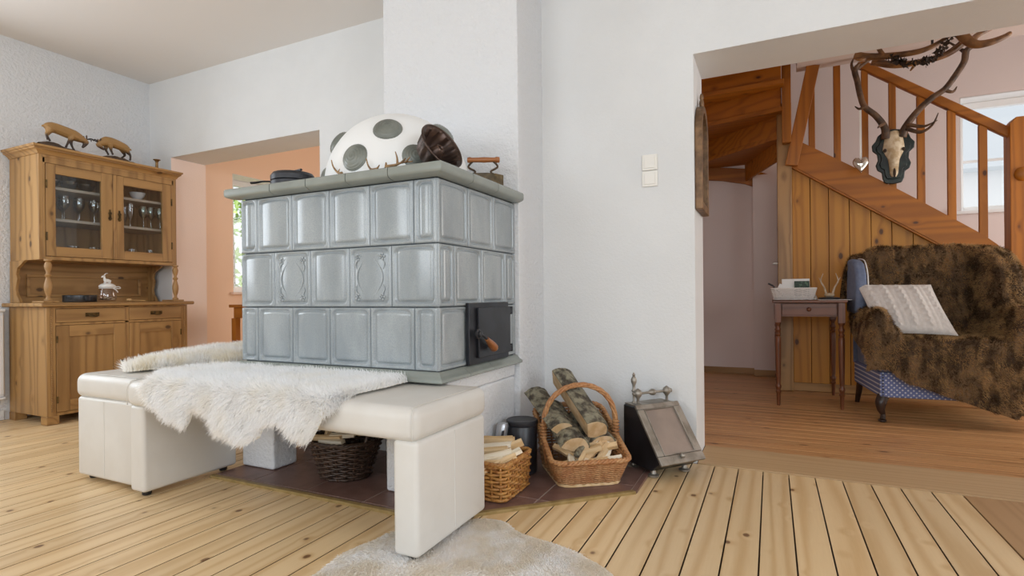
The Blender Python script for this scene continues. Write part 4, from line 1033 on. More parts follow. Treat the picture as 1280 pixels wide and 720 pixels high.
# small dark table in the peach room
pt = thing('side_table', 'small reddish brown wooden table in the peach room behind the stove', 'table', (-3.85, 3.42, 0))
MB().box(-4.25, -3.43, 3.20, 3.64, .742, .768).build('tabletop', M_['stairx'], pt, bevel=.004)
MB().box(-4.22, -3.46, 3.225, 3.615, .65, .742).build('apron', M_['stairx'], pt, bevel=.003)
for xx in (-4.232, -3.498):
    for yy in (3.212, 3.578): MB().box(xx, xx+.05, yy, yy+.05, .001, .65).build('leg', M_['stairz'], pt, bevel=.003)
# ================================================================== wicker helper
def wicker_mat(name, a, b, c, rough=.45):
    m, N, L, B = nm(name)
    v = coords(N, L); f = mrange(N, L, ntex(N, L, v, 22, 3), .35, .65); g = mrange(N, L, ntex(N, L, v, 90, 2), .3, .75)
    col_ = rgbmix(N, L, f, lin(a), lin(b)); col_ = rgbmix(N, L, mth(N, L, 'MULTIPLY', g, .6), col_, lin(c)); L.new(col_, B.inputs['Base Color']); B.inputs['Roughness'].default_value = rough
    return m
M_['wick_red'] = wicker_mat('russet_willow', '#b37d50', '#c39566', '#86552f')
M_['wick_gold'] = wicker_mat('golden_willow', '#b5803f', '#8e5526', '#c99a5b')
M_['wick_dark'] = wicker_mat('dark_brown_willow', '#3e2f26', '#5a463a', '#2a1e18', .35)
M_['wick_white'] = plain('white_painted_willow', '#dedad6', .6)
def outward(fn, a, t):
    e = 1e-3; p = fn((a+e) % 1, t)-fn((a-e) % 1, t); q = fn(a, min(t+e, 1))-fn(a, max(t-e, 0)); n = p.cross(q)
    return n.normalized() if n.length > 1e-12 else V((0, 0, 1))
def wicker(parent, fn, rows, nst, rad, mat, rim_r=None, rim_mat=None, per=2, rim_n=3, base=True, twist=9):
    mb = MB(); m = nst*per
    for k in range(rows):
        t = (k+.5)/rows; pts = []
        for i in range(m):
            a = i/m; n = outward(fn, a, t); off = rad*1.05*math.cos(PI*(i/per)+PI*k)
            pts.append(fn(a, t)+n*off)
        mb.tube(pts, rad, 5, closed=True)
    w_ = mb.build('weave', mat, parent, smooth=180); w_['kind'] = 'stuff'
    mb = MB()
    for i in range(nst):
        a = i/nst; mb.tube([fn(a, t) for t in np.linspace(0, 1, 8)], rad*.9, 5)
    s_ = mb.build('stakes', mat, parent, smooth=180); s_['kind'] = 'stuff'
    if rim_r:
        mb = MB(); q = max(90, nst*per*2)
        for j in range(rim_n):
            pts = []
            for i in range(q):
                a = i/q; n = outward(fn, a, 1.0); ph = 2*PI*(j/rim_n)+2*PI*twist*a
                c = fn(a, 1.0); up = (fn(a, 1.0)-fn(a, .97)).normalized()
                pts.append(c+n*math.cos(ph)*rim_r*.55+up*math.sin(ph)*rim_r*.55+up*rim_r*.3)
            mb.tube(pts, rim_r*.62, 6, closed=True)
        mb.build('rim', rim_mat or mat, parent, smooth=180)
        if base:
            mb = MB(); pts = [fn(i/q, 0.0)+V((0, 0, .004)) for i in range(q)]
            mb.tube(pts, rim_r*.6, 6, closed=True); mb.build('base_rim', rim_mat or mat, parent, smooth=180)
    mb = MB(); pts = [fn(i/40, 0.02) for i in range(40)]; c = sum(pts, V())/40
    mb.add([p.copy() for p in pts]+[p+V((0, 0, .006)) for p in pts], [tuple(range(39, -1, -1)), tuple(range(40, 80))]+[(i, (i+1) % 40, 40+(i+1) % 40, 40+i) for i in range(40)])
    mb.build('bottom', mat, parent)
def rrect(a, hw, hd, r):
    """point on a rounded rectangle, a in 0..1 by arc length"""
    sx, sy = 2*(hw-r), 2*(hd-r); q = PI*r/2; P = 2*sx+2*sy+4*q; s_ = a*P
    segs = [('l', sx, (-hw+r, -hd), (1, 0)), ('a', q, (hw-r, -hd+r), -PI/2), ('l', sy, (hw, -hd+r), (0, 1)), ('a', q, (hw-r, hd-r), 0), ('l', sx, (hw-r, hd), (-1, 0)), ('a', q, (-hw+r, hd-r), PI/2), ('l', sy, (-hw, hd-r), (0, -1)), ('a', q, (-hw+r, -hd+r), PI)]
    for k, ln, o, d in segs:
        if s_ <= ln+1e-9:
            if k == 'l': return o[0]+d[0]*s_, o[1]+d[1]*s_
            an = d+s_/r; return o[0]+r*math.cos(an), o[1]+r*math.sin(an)
        s_ -= ln
    return segs[0][2]
# ---- wood
M_['split'] = wood('split_spruce', '#dfc49b', '#c19c69', '#8a5f35', 'x', freq=70, stretch=.05, rough=.7, kprob=.12, tone=.2)
M_['split_w'] = wood('pale_split_wood', '#efe6d3', '#d8c5a4', '#a5835a', 'x', freq=70, stretch=.05, rough=.7, kprob=.1, tone=.1)
M_['endgrain'] = plain('log_end_grain', '#d8bf9b', .8, c2='#c3a379', nscale=18)
M_['bark'] = plain('grey_green_bark', '#4a4238', .9, c2='#98927c', nscale=28, bmp=1, bscale=45, bdist=.03)
rw = random.Random(21)
def stick(L_, w_, h_, mat, name='kindling_stick'):
    """a roughly split stick along its own x"""
    mb = MB(); n = 5; vs_ = []
    sec = [(-.5*w_, -.5*h_), (.5*w_, -.42*h_), (.46*w_, .5*h_), (-.4*w_, .4*h_)]
    for i in range(n):
        t = i/(n-1); k = 1-.25*abs(t-.5)*rw.random(); ox, oz = rw.uniform(-.1, .1)*w_, rw.uniform(-.1, .1)*h_
        for a, b in sec: vs_.append(((t-.5)*L_+(rw.uniform(-.004, .004) if i in (0, n-1) else 0), a*k+ox, b*k+oz))
    mb.add(vs_, [(3, 2, 1, 0), tuple((n-1)*4+q for q in range(4))]+[(i*4+q, i*4+(q+1) % 4, (i+1)*4+(q+1) % 4, (i+1)*4+q) for i in range(n-1) for q in range(4)])
    return mb.build(name, mat, smooth=25)
def aim(o, p, d, roll=0):
    d = V(d).normalized(); R = d.to_track_quat('X', 'Z').to_matrix() @ Matrix.Rotation(roll, 3, 'X')
    o.matrix_world = Matrix.Translation(V(p)) @ R.to_4x4(); WM[o.name] = o.matrix_world.copy(); return o
KIND = [stick(.16, .026, .02, M_['split']), stick(.14, .03, .016, M_['split_w']), stick(.17, .02, .022, M_['split']), stick(.13, .034, .018, M_['split_w']), stick(.15, .024, .024, M_['split'])]
used = set()
def put_stick(k, p, d, roll, label, group, sc_=1):
    if k not in used: o = KIND[k]; used.add(k)
    else: o = KIND[k].copy(); col.objects.link(o)
    aim(o, p, d, roll); o.scale = (sc_, 1, 1); tag(o, label, 'kindling', group)
def log(label, p0, p1, R0, a0, a1, up, group='split logs in the big basket'):
    """split log: wedge of a trunk; pith line P0-P1, radius R0, sector a0..a1 degrees about the axis from UP"""
    p0, p1 = V(p0), V(p1); d = (p1-p0).normalized(); u = V(up); u = (u-d*u.dot(d)).normalized(); q = d.cross(u)
    o = thing('split_log', label, 'log', tuple((p0+p1)/2), 0, group)
    n = 12; m = 9; an = [math.radians(a0+(a1-a0)*i/n) for i in range(n+1)]
    def pt(t, r, a): return p0+(p1-p0)*t+(u*math.cos(a)+q*math.sin(a))*r
    mb = MB()
    inner = [[pt(j/m, 0, 0)]+[pt(j/m, R0*.965*(1+.03*nz(a*2, j*.6)), a) for a in an] for j in range(m+1)]
    vs_ = [v_ for row in inner for v_ in row]; w_ = n+2
    fs = [tuple(range(w_)), tuple(m*w_+i for i in reversed(range(w_)))]
    for j in range(m):
        for i in range(w_): fs.append((j*w_+i, j*w_+(i+1) % w_, (j+1)*w_+(i+1) % w_, (j+1)*w_+i))
    mb.add(vs_, fs).build('heartwood', M_['endgrain'], o, smooth=35)
    mb = MB(); vs_ = []
    for lay in (0, 1):
        for j in range(m+1):
            for i, a in enumerate(an):
                t = .012+.976*j/m; r = R0*(.967+.004 if lay == 0 else 1.06)*(1+.03*nz(a*2, j*.6))+(.005*nz(a*6, j*1.3, 5) if lay else 0)
                vs_.append(pt(t, r, a))
    K = (m+1)*(n+1); fs = []
    for j in range(m):
        for i in range(n):
            a = j*(n+1)+i; fs.append((K+a, K+a+1, K+a+n+2, K+a+n+1)); fs.append((a, a+n+1, a+n+2, a+1))
    for j in range(m):
        for i in (0, n):
            a = j*(n+1)+i; fs.append((a, a+n+1, K+a+n+1, K+a))
    for i in range(n):
        for j in (0, m):
            a = j*(n+1)+i; fs.append((a, a+1, K+a+1, K+a))
    mb.add(vs_, fs).build('bark', M_['bark'], o, smooth=50)
    return o
# ================================================================== big log basket
U = V((.81, .587, 0)).normalized(); W_ = V((-U.y, U.x, 0)); BC = V((-.800, 2.372, .0095))
def bbf(a, t):
    x, y = rrect(a, .138, .178, .05)
    dep = (y+.178)/.356                                   # 0 front .. 1 back
    ht = .108+.165*(max(dep-.12, 0)/.88)**1.0
    k = 1+t*.20
    fx = x*(1+t*.24); fy = y*(1+t*(.10 if y > 0 else .20))
    return BC+U*fx+W_*fy+V((0, 0, .014+(ht-.014)*t))
bk = thing('log_basket', 'large russet wicker log basket with arched handle beside the coal scuttle', 'basket', tuple(BC), 0)
wicker(bk, bbf, 19, 44, .0047, M_['wick_red'], .0115, twist=26, base=False)
mb = MB()
def hpt(s_, r_=0, ph=0): 
    a = PI*s_; return BC+U*(-.17*math.cos(a)*1.0)+W_*(-.02-.0*s_)+V((0, 0, .20+.205*math.sin(a)**.75))
for j in range(4):
    pts = []
    for i in range(61):
        s_ = i/60; c = hpt(s_); tg = (hpt(min(s_+.01, 1))-hpt(max(s_-.01, 0))).normalized(); n1 = tg.cross(W_).normalized()
        ph = 2*PI*j/4+s_*18; pts.append(c+n1*math.cos(ph)*.0065+W_*math.sin(ph)*.0065)
    mb.tube(pts, .0065, 6)
mb.build('handle', M_['wick_red'], bk, smooth=180)
for s_ in (0, 1):
    mb = MB(); c = hpt(s_); sg = -1 if s_ == 0 else 1
    for k in range(7): mb.tube([c+V((0, 0, -.05+.014*k))+U*(.013*math.cos(a))+W_*(.013*math.sin(a)) for a in np.linspace(0, 2*PI, 13)[:-1]], .005, 5, closed=True)
    mb.tube([c+V((0, 0, .01)), c+V((0, 0, -.05)), c+V((0, 0, -.14))-U*sg*.012], .009, 6)
    mb.build('handle_wrap', M_['wick_red'], bk, smooth=180)
bbx = MB(); pl_ = [BC+U*x*1.03+W_*y*1.03 for x, y in [rrect(i/40, .138, .178, .05) for i in range(40)]]
bbx.add([p+V((0, 0, .0005)) for p in pl_]+[p+V((0, 0, .013)) for p in pl_], [tuple(range(39, -1, -1)), tuple(range(40, 80))]+[(i, (i+1) % 40, 40+(i+1) % 40, 40+i) for i in range(40)])
bbx.build('wooden_base', M_['split'], bk, bevel=.002)
def B_(u, v_, z): return BC+U*u+W_*v_+V((0, 0, z-.0095))
log('biggest split log with mossy grey bark rising out of the log basket', B_(.01, -.105, .195), B_(-.075, .165, .395), .098, -60, 60, (.3, .5, 1))
log('split log with pale heartwood leaning at the left rear of the log basket', B_(-.105, -.075, .20), B_(-.165, .20, .315), .07, -75, 60, (.2, .3, 1))
log('dark-barked split log lying between the two larger ones in the basket', B_(-.062, -.13, .145), B_(-.10, .15, .255), .072, -80, 70, (0, .3, 1))
log('broad split log at the right side of the log basket', B_(.085, -.06, .12), B_(.04, .16, .20), .08, -100, 60, (.2, .2, 1))
for k, p, d, r, lab in (
    (0, (-.055, -.115, .155), (.9, -.3, -.35), .3, 'pale kindling stick slanting down across the front of the log basket'),
    (4, (-.085, -.12, .14), (.75, -.5, -.35), .9, 'short pale kindling stick at the front left of the log basket'),
    (2, (.035, -.10, .165), (1, .05, .03), .2, 'long pale kindling stick lying level across the log basket'),
    (0, (.025, -.135, .135), (.75, .35, .5), .6, 'light kindling stick pointing up towards the right in the log basket'),
    (3, (.055, -.09, .19), (.25, .25, .9), .2, 'small white chip standing on end in the log basket'),
    (2, (.06, -.145, .12), (.55, .3, .6), .1, 'kindling stick leaning at the front right of the log basket'),
    (1, (.095, -.13, .125), (.35, .5, .5), .5, 'broad white kindling piece by the right rim of the log basket'),
    (4, (.105, -.06, .165), (1, -.1, -.12), .5, 'kindling stick ending at the right rim of the log basket'),
    (3, (-.03, -.16, .112), (.8, .5, .15), .4, 'stubby kindling piece lying low against the front rim of the log basket'),
    (4, (.02, -.165, .108), (1, -.2, .1), .2, 'flat kindling piece along the front rim of the log basket'),
    (0, (-.085, -.155, .108), (.9, .4, .05), 1.2, 'rough kindling piece in the front left corner of the log basket'),
    (1, (.085, -.165, .112), (.8, -.5, .2), .8, 'white kindling end in the front right corner of the log basket'),
    (2, (-.02, -.15, .135), (.5, .8, .2), .3, 'kindling stick pointing to the rear under the dark branch in the log basket'),
    (0, (.075, -.12, .15), (.9, -.25, .25), .7, 'tan kindling stick lying on the right heap of the log basket'),
    (4, (.0, -.14, .15), (.95, -.1, .2), .1, 'square-edged kindling stick lying over the middle of the front heap in the log basket'),
    (3, (-.07, -.13, .13), (.2, .9, .3), .2, 'grey-white chip against the left log end in the log basket')):
    put_stick(k, B_(p[0], p[1]+.022, p[2]-.006), U*d[0]+W_*d[1]+V((0, 0, d[2])), r, lab, 'kindling in the log basket', .85)
o = thing('bark_branch', 'dark barked branch lying diagonally over the kindling in the log basket', 'branch', tuple(B_(-.02, -.1, .15)))
MB().tube(cr([B_(-.06, -.155, .135), B_(-.03, -.125, .16), B_(.005, -.10, .19), B_(.03, -.07, .23)], 5), lerpl([.013, .016, .014, .008], 5), 7).build('branch_wood', M_['bark'], o, smooth=60)
# ================================================================== small basket of kindling
SB = V((-1.043, 2.015, .0095))
def sbf(a, t):
    x, y = rrect(a, .098+.008*t, .122+.008*t, .03); return SB+V((x, y, .004+.142*t))
sb = thing('kindling_basket', 'small golden wicker basket full of pale kindling behind the bench end', 'basket', tuple(SB))
wicker(sb, sbf, 10, 22, .0062, M_['wick_gold'], .010, twist=18)
for k, p, d, r, lab in (
    (1, (-.01, -.07, .165), (1, .25, .10), .1, 'lowest broad pale kindling stick across the small basket'), (0, (-.02, -.03, .18), (1, .3, .12), .4, 'second pale kindling stick crossing the small basket'), (3, (-.01, .02, .19), (1, .35, .1), .1, 'white birch kindling stick in the middle of the small basket'),
    (2, (-.03, .05, .205), (1, .2, .06), .3, 'topmost kindling stick at the back of the small basket'), (4, (.03, .03, .185), (.8, .6, .25), .3, 'kindling stick tilted up beside the black canister'), (1, (.06, -.035, .165), (.7, .6, .35), .2, 'white kindling stick sticking out over the right rim of the small basket'),
    (0, (.055, -.085, .15), (.6, .7, .3), .9, 'short kindling stick in the front right corner of the small basket'), (4, (-.04, .08, .20), (1, .25, .05), .8, 'thin kindling stick along the back rim of the small basket'), (2, (-.02, -.09, .15), (1, .1, .05), .5, 'kindling stick along the front rim of the small basket'), (3, (.03, -.06, .172), (.9, .5, .2), .5, 'wide kindling piece lying on top at the front of the small basket'),
    (0, (0, 0, .145), (1, .1, 0), .2, 'kindling stick buried under the others in the small basket')):
    put_stick(k, SB+V(p)-V((0, 0, .0095)), d, r, lab, 'kindling in the small basket', 1.0)
# canister and silver blower behind it
M_['blackplastic'] = plain('black_enamel_tin', '#26272b', .38, c2='#2f3035', nscale=6)
M_['silver'] = plain('silver_plastic', '#b9bcc2', .3, metal=.6)
cn = thing('canister', 'black lidded canister standing behind the kindling basket', 'canister', (-1.045, 2.285, .0095)); cc = V((-1.045, 2.285, .0095))
MB().lathe([(.06, .0005), (.066, .004), (.068, .01), (.070, .215), (.068, .218)], cc, 32).build('drum', M_['blackplastic'], cn, smooth=40)
MB().lathe([(.0, .220), (.071, .2195), (.073, .222), (.073, .238), (.069, .242), (.058, .239), (0, .238)], cc, 32).build('lid', M_['blackplastic'], cn, smooth=40)
sv = thing('ash_blower', 'slim silver device leaning between the plinth and the black canister', 'device', (-1.10, 2.20, .0095))
b0, b1 = V((-1.128, 2.165, .012)), V((-1.098, 2.20, .255))
bd = MB(); d = (b1-b0).normalized(); Rm = Matrix((V((.8, .6, 0)), (d.cross(V((.8, .6, 0)))).normalized(), d)).transposed()
bm = MB().lathe([(.010, .002), (.018, .006), (.020, .10), (.026, .18), (.027, .225), (.022, .238), (.008, .242)], b0, 20, Rm); bm.build('casing', M_['silver'], sv, smooth=45)
MB().obox(b0+d*.19+Rm @ V((.0, -.026, 0)), (.012, .004, .04), Rm).build('switch', M_['blackplastic'], sv, bevel=.001)
# ================================================================== dark basket under the bench
DB = V((-1.765, 1.915, .0095))
def dbf(a, t):
    an = 2*PI*a; r = .108+.055*t**1.2; return DB+V((r*math.cos(an)*1.05, r*math.sin(an)*.92, .004+.165*t))
db = thing('wicker_basket', 'dark brown round wicker basket under the bench in the stove recess', 'basket', tuple(DB))
wicker(db, dbf, 15, 21, .0062, M_['wick_dark'], .009, twist=14)
for s_ in (0, .5):
    mb = MB()
    for j in range(2): mb.tube(cr([dbf(s_-.06, 1)+V((0, 0, .0)), dbf(s_-.03, 1)+V((0, 0, .045+j*.01)), dbf(s_+.03, 1)+V((0, 0, .045-j*.01)), dbf(s_+.06, 1)], 5), .006, 6)
    mb.build('side_handle', M_['wick_dark'], db, smooth=180)
for k, p, d, r, lab in ((0, (-.03, -.08, .195), (1, .2, .05), .2, 'kindling stick at the front of the dark basket'), (3, (.03, -.05, .205), (1, .35, .05), .1, 'broad kindling piece on top of the dark basket'), (2, (.04, .02, .205), (1, -.3, .1), .4, 'kindling stick at the back of the dark basket'), (4, (-.07, -.03, .215), (.15, .2, 1), .3, 'kindling stick standing upright in the dark basket'), (0, (.0, .04, .2), (1, .5, .15), .5, 'slanting kindling stick at the rear of the dark basket'), (1, (0, -.09, .185), (1, .05, .03), .1, 'pale bark strip along the front rim of the dark basket')):
    put_stick(k, DB+V(p)-V((0, 0, .0095)), d, r, lab, 'kindling in the dark basket', .9)
# ================================================================== coal scuttle
M_['black_enamel'] = plain('black_japanned_tin', '#17171a', .3, c2='#232327', nscale=9)
M_['pewter'] = plain('dull_pewter', '#a39d94', .45, metal=.7, c2='#837c72', nscale=14, bmp=.1)
M_['copperplate'] = plain('dull_copper_plate', '#a5968b', .5, metal=.6, c2='#948880', nscale=5)
SU = V((.63, .777, 0)).normalized(); SV = V((-SU.y, SU.x, 0)); SO = V((-.432, 2.400, .0))
cs = thing('coal_scuttle', 'black coal scuttle with slanted metal lid and bar handle beside the log basket', 'coal scuttle', tuple(SO+SU*.12+SV*.15))
def S(u, v_, z): return SO+SU*u+SV*v_+V((0, 0, z))
SWD = .242
pr = [(.012, .080), (.182, .300), (.272, .300), (.272, .05), (.235, .034), (.075, .034)]
mb = MB(); n = len(pr); mb.add([S(0, a, b) for a, b in pr]+[S(SWD, a, b) for a, b in pr], [tuple(range(n)), tuple(range(2*n-1, n-1, -1))]+[(i, (i+1) % n, n+(i+1) % n, n+i) for i in range(n)])
mb.build('body', M_['black_enamel'], cs, bevel=.006)
# lid frame and plate in the slanted plane
e1 = SU; e2 = (S(0, .182, .300)-S(0, .012, .080)); LL = e2.length; e2.normalize(); e3 = e1.cross(e2)
if e3.dot(SV) > 0: e3 = -e3
RL = Matrix((e1, e2, e3)).transposed(); lo = S(0, .012, .080)
def Lp(u, s_, h): return lo+e1*u+e2*s_+e3*h
lid = MB()
f_ = .030
for (u0, u1, s0, s1) in ((-.006, SWD+.006, -.012, f_), (-.006, SWD+.006, LL-f_+.01, LL+.004), (-.006, f_, f_, LL-f_+.01), (SWD-f_, SWD+.006, f_, LL-f_+.01)):
    lid.obox(Lp((u0+u1)/2, (s0+s1)/2, .007), (u1-u0, s1-s0, .014), RL)
lid = lid.build('lid_frame', M_['pewter'], cs, bevel=.004)
MB().obox(Lp(SWD/2, LL/2, .005), (SWD-2*f_+.01, LL-2*f_+.01, .006), RL).build('lid_plate', M_['copperplate'], lid, bevel=.001)
mb = MB()
for (u0, u1, s0, s1) in ((f_, SWD-f_, f_, f_+.006), (f_, SWD-f_, LL-f_+.004, LL-f_+.01), (f_, f_+.006, f_, LL-f_+.01), (SWD-f_-.006, SWD-f_, f_, LL-f_+.01)):
    mb.obox(Lp((u0+u1)/2, (s0+s1)/2, .010), (u1-u0, s1-s0, .010), RL)
mb.build('inner_moulding', M_['pewter'], lid, bevel=.002)
MB().lathe([(.004, .012), (.010, .015), (.012, .022), (.009, .028), (.003, .03)], Lp(SWD/2, .018, 0), 14, RL).build('lid_knob', M_['pewter'], lid, smooth=50)
MB().obox(S(SWD/2, .232, .303), (SWD-.02, .085, .006), Matrix((SU, SV, V((0, 0, 1)))).transposed()).build('top_plate', M_['pewter'], cs, bevel=.002)
for u in (.03, SWD-.03):
    for v_ in (.095, .24): MB().lathe([(.020, .001), (.026, .004), (.026, .010), (.014, .016), (.010, .034)], S(u, v_, 0), 16).build('foot', M_['pewter'], cs, smooth=40)
for u in (.035, SWD-.035):
    MB().lathe([(.016, 0), (.016, .004), (.007, .008), (.006, .026), (.010, .034), (.017, .043), (.020, .054), (.016, .066), (.008, .072), (.003, .076)], S(u, .205, .304), 16).build('handle_post', M_['pewter'], cs, smooth=50)
MB().lathe([(.006, -.03), (.010, -.026), (.006, -.015), (.0055, .06), (.008, .068), (.014, .076), (.016, .086), (.014, .096), (.008, .104), (.0055, .112), (.006, .188), (.010, .198), (.006, .202)], S(.035, .205, .357), 14, toward(SU)).build('handle_bar', M_['pewter'], cs, smooth=50)
MB().lathe([(.012, 0), (.012, .004), (.006, .01), (.006, .05), (.012, .058), (.007, .068), (.007, .085), (.013, .10), (.014, .112), (.009, .124), (.005, .128), (.008, .134), (.002, .146)], S(.045, .248, .304), 16).build('shovel_handle', M_['pewter'], cs, smooth=50)
# ================================================================== light switches on the wall
M_['switchpl'] = plain('white_switch_plastic', '#eceae4', .35)
for z0, z1, lab in ((1.442, 1.521, 'upper white light switch on the wall beside the opening'), (1.361, 1.4395, 'lower white light switch directly under the other one')):
    o = thing('light_switch', lab, 'switch', (-.543, 2.76, z0), 0, 'light switches')
    MB().box(-.582, -.506, 2.751, 2.7605, z0, z1).build('frame', M_['switchpl'], o, bevel=.003)
    MB().box(-.571, -.517, 2.747, 2.752, z0+.011, z1-.011).build('rocker', M_['switchpl'], o, bevel=.002)
# ================================================================== mirror on the side of the opening
M_['gilt'] = plain('worn_gilt_wood', '#8a6a4a', .5, metal=.2, c2='#5d452f', nscale=18, bmp=.3, bscale=60)
M_['mirror'] = plain('mirror_glass', '#c8c8c8', .03, metal=1)
mi = thing('wall_mirror', 'narrow arched wooden mirror hanging on the side of the opening', 'mirror', (-.333, 2.935, 1.24))
def arch_pts(hw, z0, zs, n=14, c=2.93, k=1.0): return [(c-hw, z0)]+[(c-hw*math.cos(PI*i/n), zs+k*hw*math.sin(PI*i/n)) for i in range(n+1)]+[(c+hw, z0)]
oo, ii = arch_pts(.148, 1.235, 1.625), arch_pts(.112, 1.275, 1.625)
n = len(oo); vs_ = []
for x in (-.332, -.297):
    vs_ += [(x, a, b) for a, b in oo]+[(x, a, b) for a, b in ii]
fs = []
for i in range(n):
    j = (i+1) % n
    fs += [(i, j, n+j, n+i), (2*n+i, 3*n+i, 3*n+j, 2*n+j), (i, 2*n+i, 2*n+j, j), (n+i, n+j, 3*n+j, 3*n+i)]
MB().add(vs_, fs).build('frame', M_['gilt'], mi, bevel=.004)
MB().prism(ii, 'x', -.330, -.320).build('glass', M_['mirror'], mi)
MB().ball((-.314, 2.93, 1.79), (.012, .03, .028)).ball((-.314, 2.93, 1.825), (.010, .012, .02)).build('crest', M_['gilt'], mi, smooth=180)
# ================================================================== side table in the hall
tb = thing('side_table', 'dark turned-leg side table with a drawer against the pine panelling', 'table', (.25, 4.78, 0))
T0, T1, TY0, TY1 = .005, .478, 4.405, 5.09
MB().box(T0, T1, TY0, TY1, .752, .770).build('tabletop', M_['mahogx'], tb, bevel=.005)
MB().box(T0+.05, T1-.05, TY0+.05, TY0+.066, .652, .752).build('apron', M_['mahogx'], tb)
for xx in (T0+.028, T1-.042): MB().box(xx, xx+.014, TY0+.06, TY1-.06, .652, .752).build('apron', M_['mahogy'], tb)
MB().box(T0+.05, T1-.05, TY1-.06, TY1-.045, .652, .752).build('apron', M_['mahogx'], tb)
dw = MB().box(T0+.062, T1-.062, TY0+.040, TY0+.052, .662, .745).build('drawer', M_['mahogx'], tb, bevel=.003)
MB().lathe([(.006, 0), (.006, .008), (.014, .014), (.015, .02), (.010, .026), (.003, .028)], ((T0+T1)/2, TY0+.041, .705), 14, toward((0, -1, 0))).build('knob', M_['mahogz'], dw, smooth=50)
legp = [(.010, .001), (.012, .02), (.014, .09), (.019, .105), (.013, .115), (.020, .135), (.020, .148), (.013, .158), (.015, .17), (.018, .30), (.020, .46), (.020, .50), (.014, .508), (.021, .522), (.014, .536), (.019, .55), (.021, .56), (.014, .572), (.014, .59), (.021, .60), (.021, .61)]
for xx in (T0+.036, T1-.036):
    for yy in (TY0+.036, TY1-.05):
        lg = MB().lathe(legp, (xx, yy, 0), 14).build('leg', M_['mahogz'], tb, smooth=45)
        MB().box(xx-.022, xx+.022, yy-.022, yy+.022, .608, .752).build('leg_block', M_['mahogz'], lg, bevel=.002)
# white basket with stationery
WB = V((.145, 4.56, .7705))
def wbf(a, t):
    x, y = rrect(a, .125+.022*t, .08+.014*t, .025); return WB+V((x, y, .002+.082*t))
wk = thing('letter_basket', 'small white wicker basket of stationery on the side table', 'basket', tuple(WB))
wicker(wk, wbf, 11, 30, .0036, M_['wick_white'], .0055, twist=22)
M_['paper'] = plain('white_paper', '#e9e9e6', .6); M_['cardgreen'] = plain('dark_green_patterned_cover', '#223a2c', .5, c2='#4c6a52', nscale=60, lo=.55, hi=.6)
R = R3(math.radians(-12), 0, math.radians(3))
nb = thing('notebook', 'white paper pad standing upright in the letter basket', 'notebook', (.15, 4.60, .775)); MB().obox((.165, 4.600, .860), (.185, .012, .135), R).build('pages', M_['paper'], nb, bevel=.001)
MB().obox((.165, 4.610, .862), (.187, .004, .137), R).build('cover', M_['paper'], nb, bevel=.001)
gn = thing('greeting_card', 'small dark green patterned card in the letter basket', 'card', (.19, 4.575, .775)); MB().obox((.205, 4.578, .855), (.10, .004, .115), R3(math.radians(-10), 0, 0)).build('card_face', M_['cardgreen'], gn); MB().obox((.205, 4.584, .855), (.10, .003, .115), R3(math.radians(-10), 0, 0)).build('card_back', M_['paper'], gn)
ev = thing('envelope', 'white envelope leaning sideways in the letter basket', 'envelope', (.08, 4.56, .775)); MB().obox((.085, 4.572, .835), (.10, .003, .09), R3(math.radians(-14), math.radians(24), 0)).build('envelope_body', M_['paper'], ev); MB().obox((.085, 4.5695, .845), (.06, .002, .035), R3(math.radians(-14), math.radians(24), 0)).build('flap', M_['paper'], ev)
pe = thing('pen', 'black pen leaning out of the letter basket', 'pen', (.05, 4.55, .80))
MB().tube([(.075, 4.55, .80), (.01, 4.545, .880)], .006, 8).build('barrel', M_['blackplastic'], pe, smooth=50); MB().tube([(.01, 4.545, .880), (-.022, 4.542, .897)], [.007, .006], 8).build('cap', M_['blackplastic'], pe, smooth=50)
# little antler ornament, bell and table mat
tag(MB().box(.30, .505, 4.43, 4.80, .7705, .7725).build('table_mat', M_['paper']), 'thin pale paper mat on the right of the side table', 'mat')
an = thing('antler_ornament', 'small roebuck antlers mounted on a dark stand on the side table', 'ornament', (.385, 4.62, .773))
MB().lathe([(.055, 0), (.07, .004), (.072, .012), (.05, .018), (.02, .02)], (.385, 4.62, .773), 24, Matrix.Diagonal((1, .6, 1))).build('stand', M_['blackplastic'], an, smooth=45)
M_['bone'] = plain('pale_bone', '#d9c8ae', .6, c2='#b89c7a', nscale=30)
MB().ball((.385, 4.62, .806), (.034, .02, .016), 12, 8).build('skull_plate', M_['bone'], an, smooth=180)
for s_ in (-1, 1):
    MB().tube(cr([(.385+s_*.02, 4.62, .81), (.385+s_*.032, 4.615, .86), (.385+s_*.055, 4.612, .91), (.385+s_*.04, 4.61, .965)], 5), lerpl([.008, .0065, .005, .002], 5), 7).tube(cr([(.385+s_*.052, 4.612, .9), (.385+s_*.068, 4.60, .935)], 4), lerpl([.004, .0015], 4), 6).build('antler', M_['bone'], an, smooth=180)
be = thing('hand_bell', 'tiny metal hand bell beside the letter basket', 'bell', (.285, 4.53, .773))
MB().lathe([(.020, 0), (.021, .003), (.016, .012), (.012, .026), (.006, .034), (.003, .036)], (.285, 4.53, .773), 16).build('bell_cup', M_['pewter'], be, smooth=50); MB().lathe([(.004, .034), (.005, .045), (.003, .05), (.006, .058), (.003, .063)], (.285, 4.53, .773), 10).build('bell_handle', M_['pewter'], be, smooth=50)
tag(MB().box(.012, .05, 5.098, 5.11, 1.065, 1.082).build('wall_hook', M_['pewter'], bevel=.002), 'tiny metal hook plate on the pine newel post', 'hook')
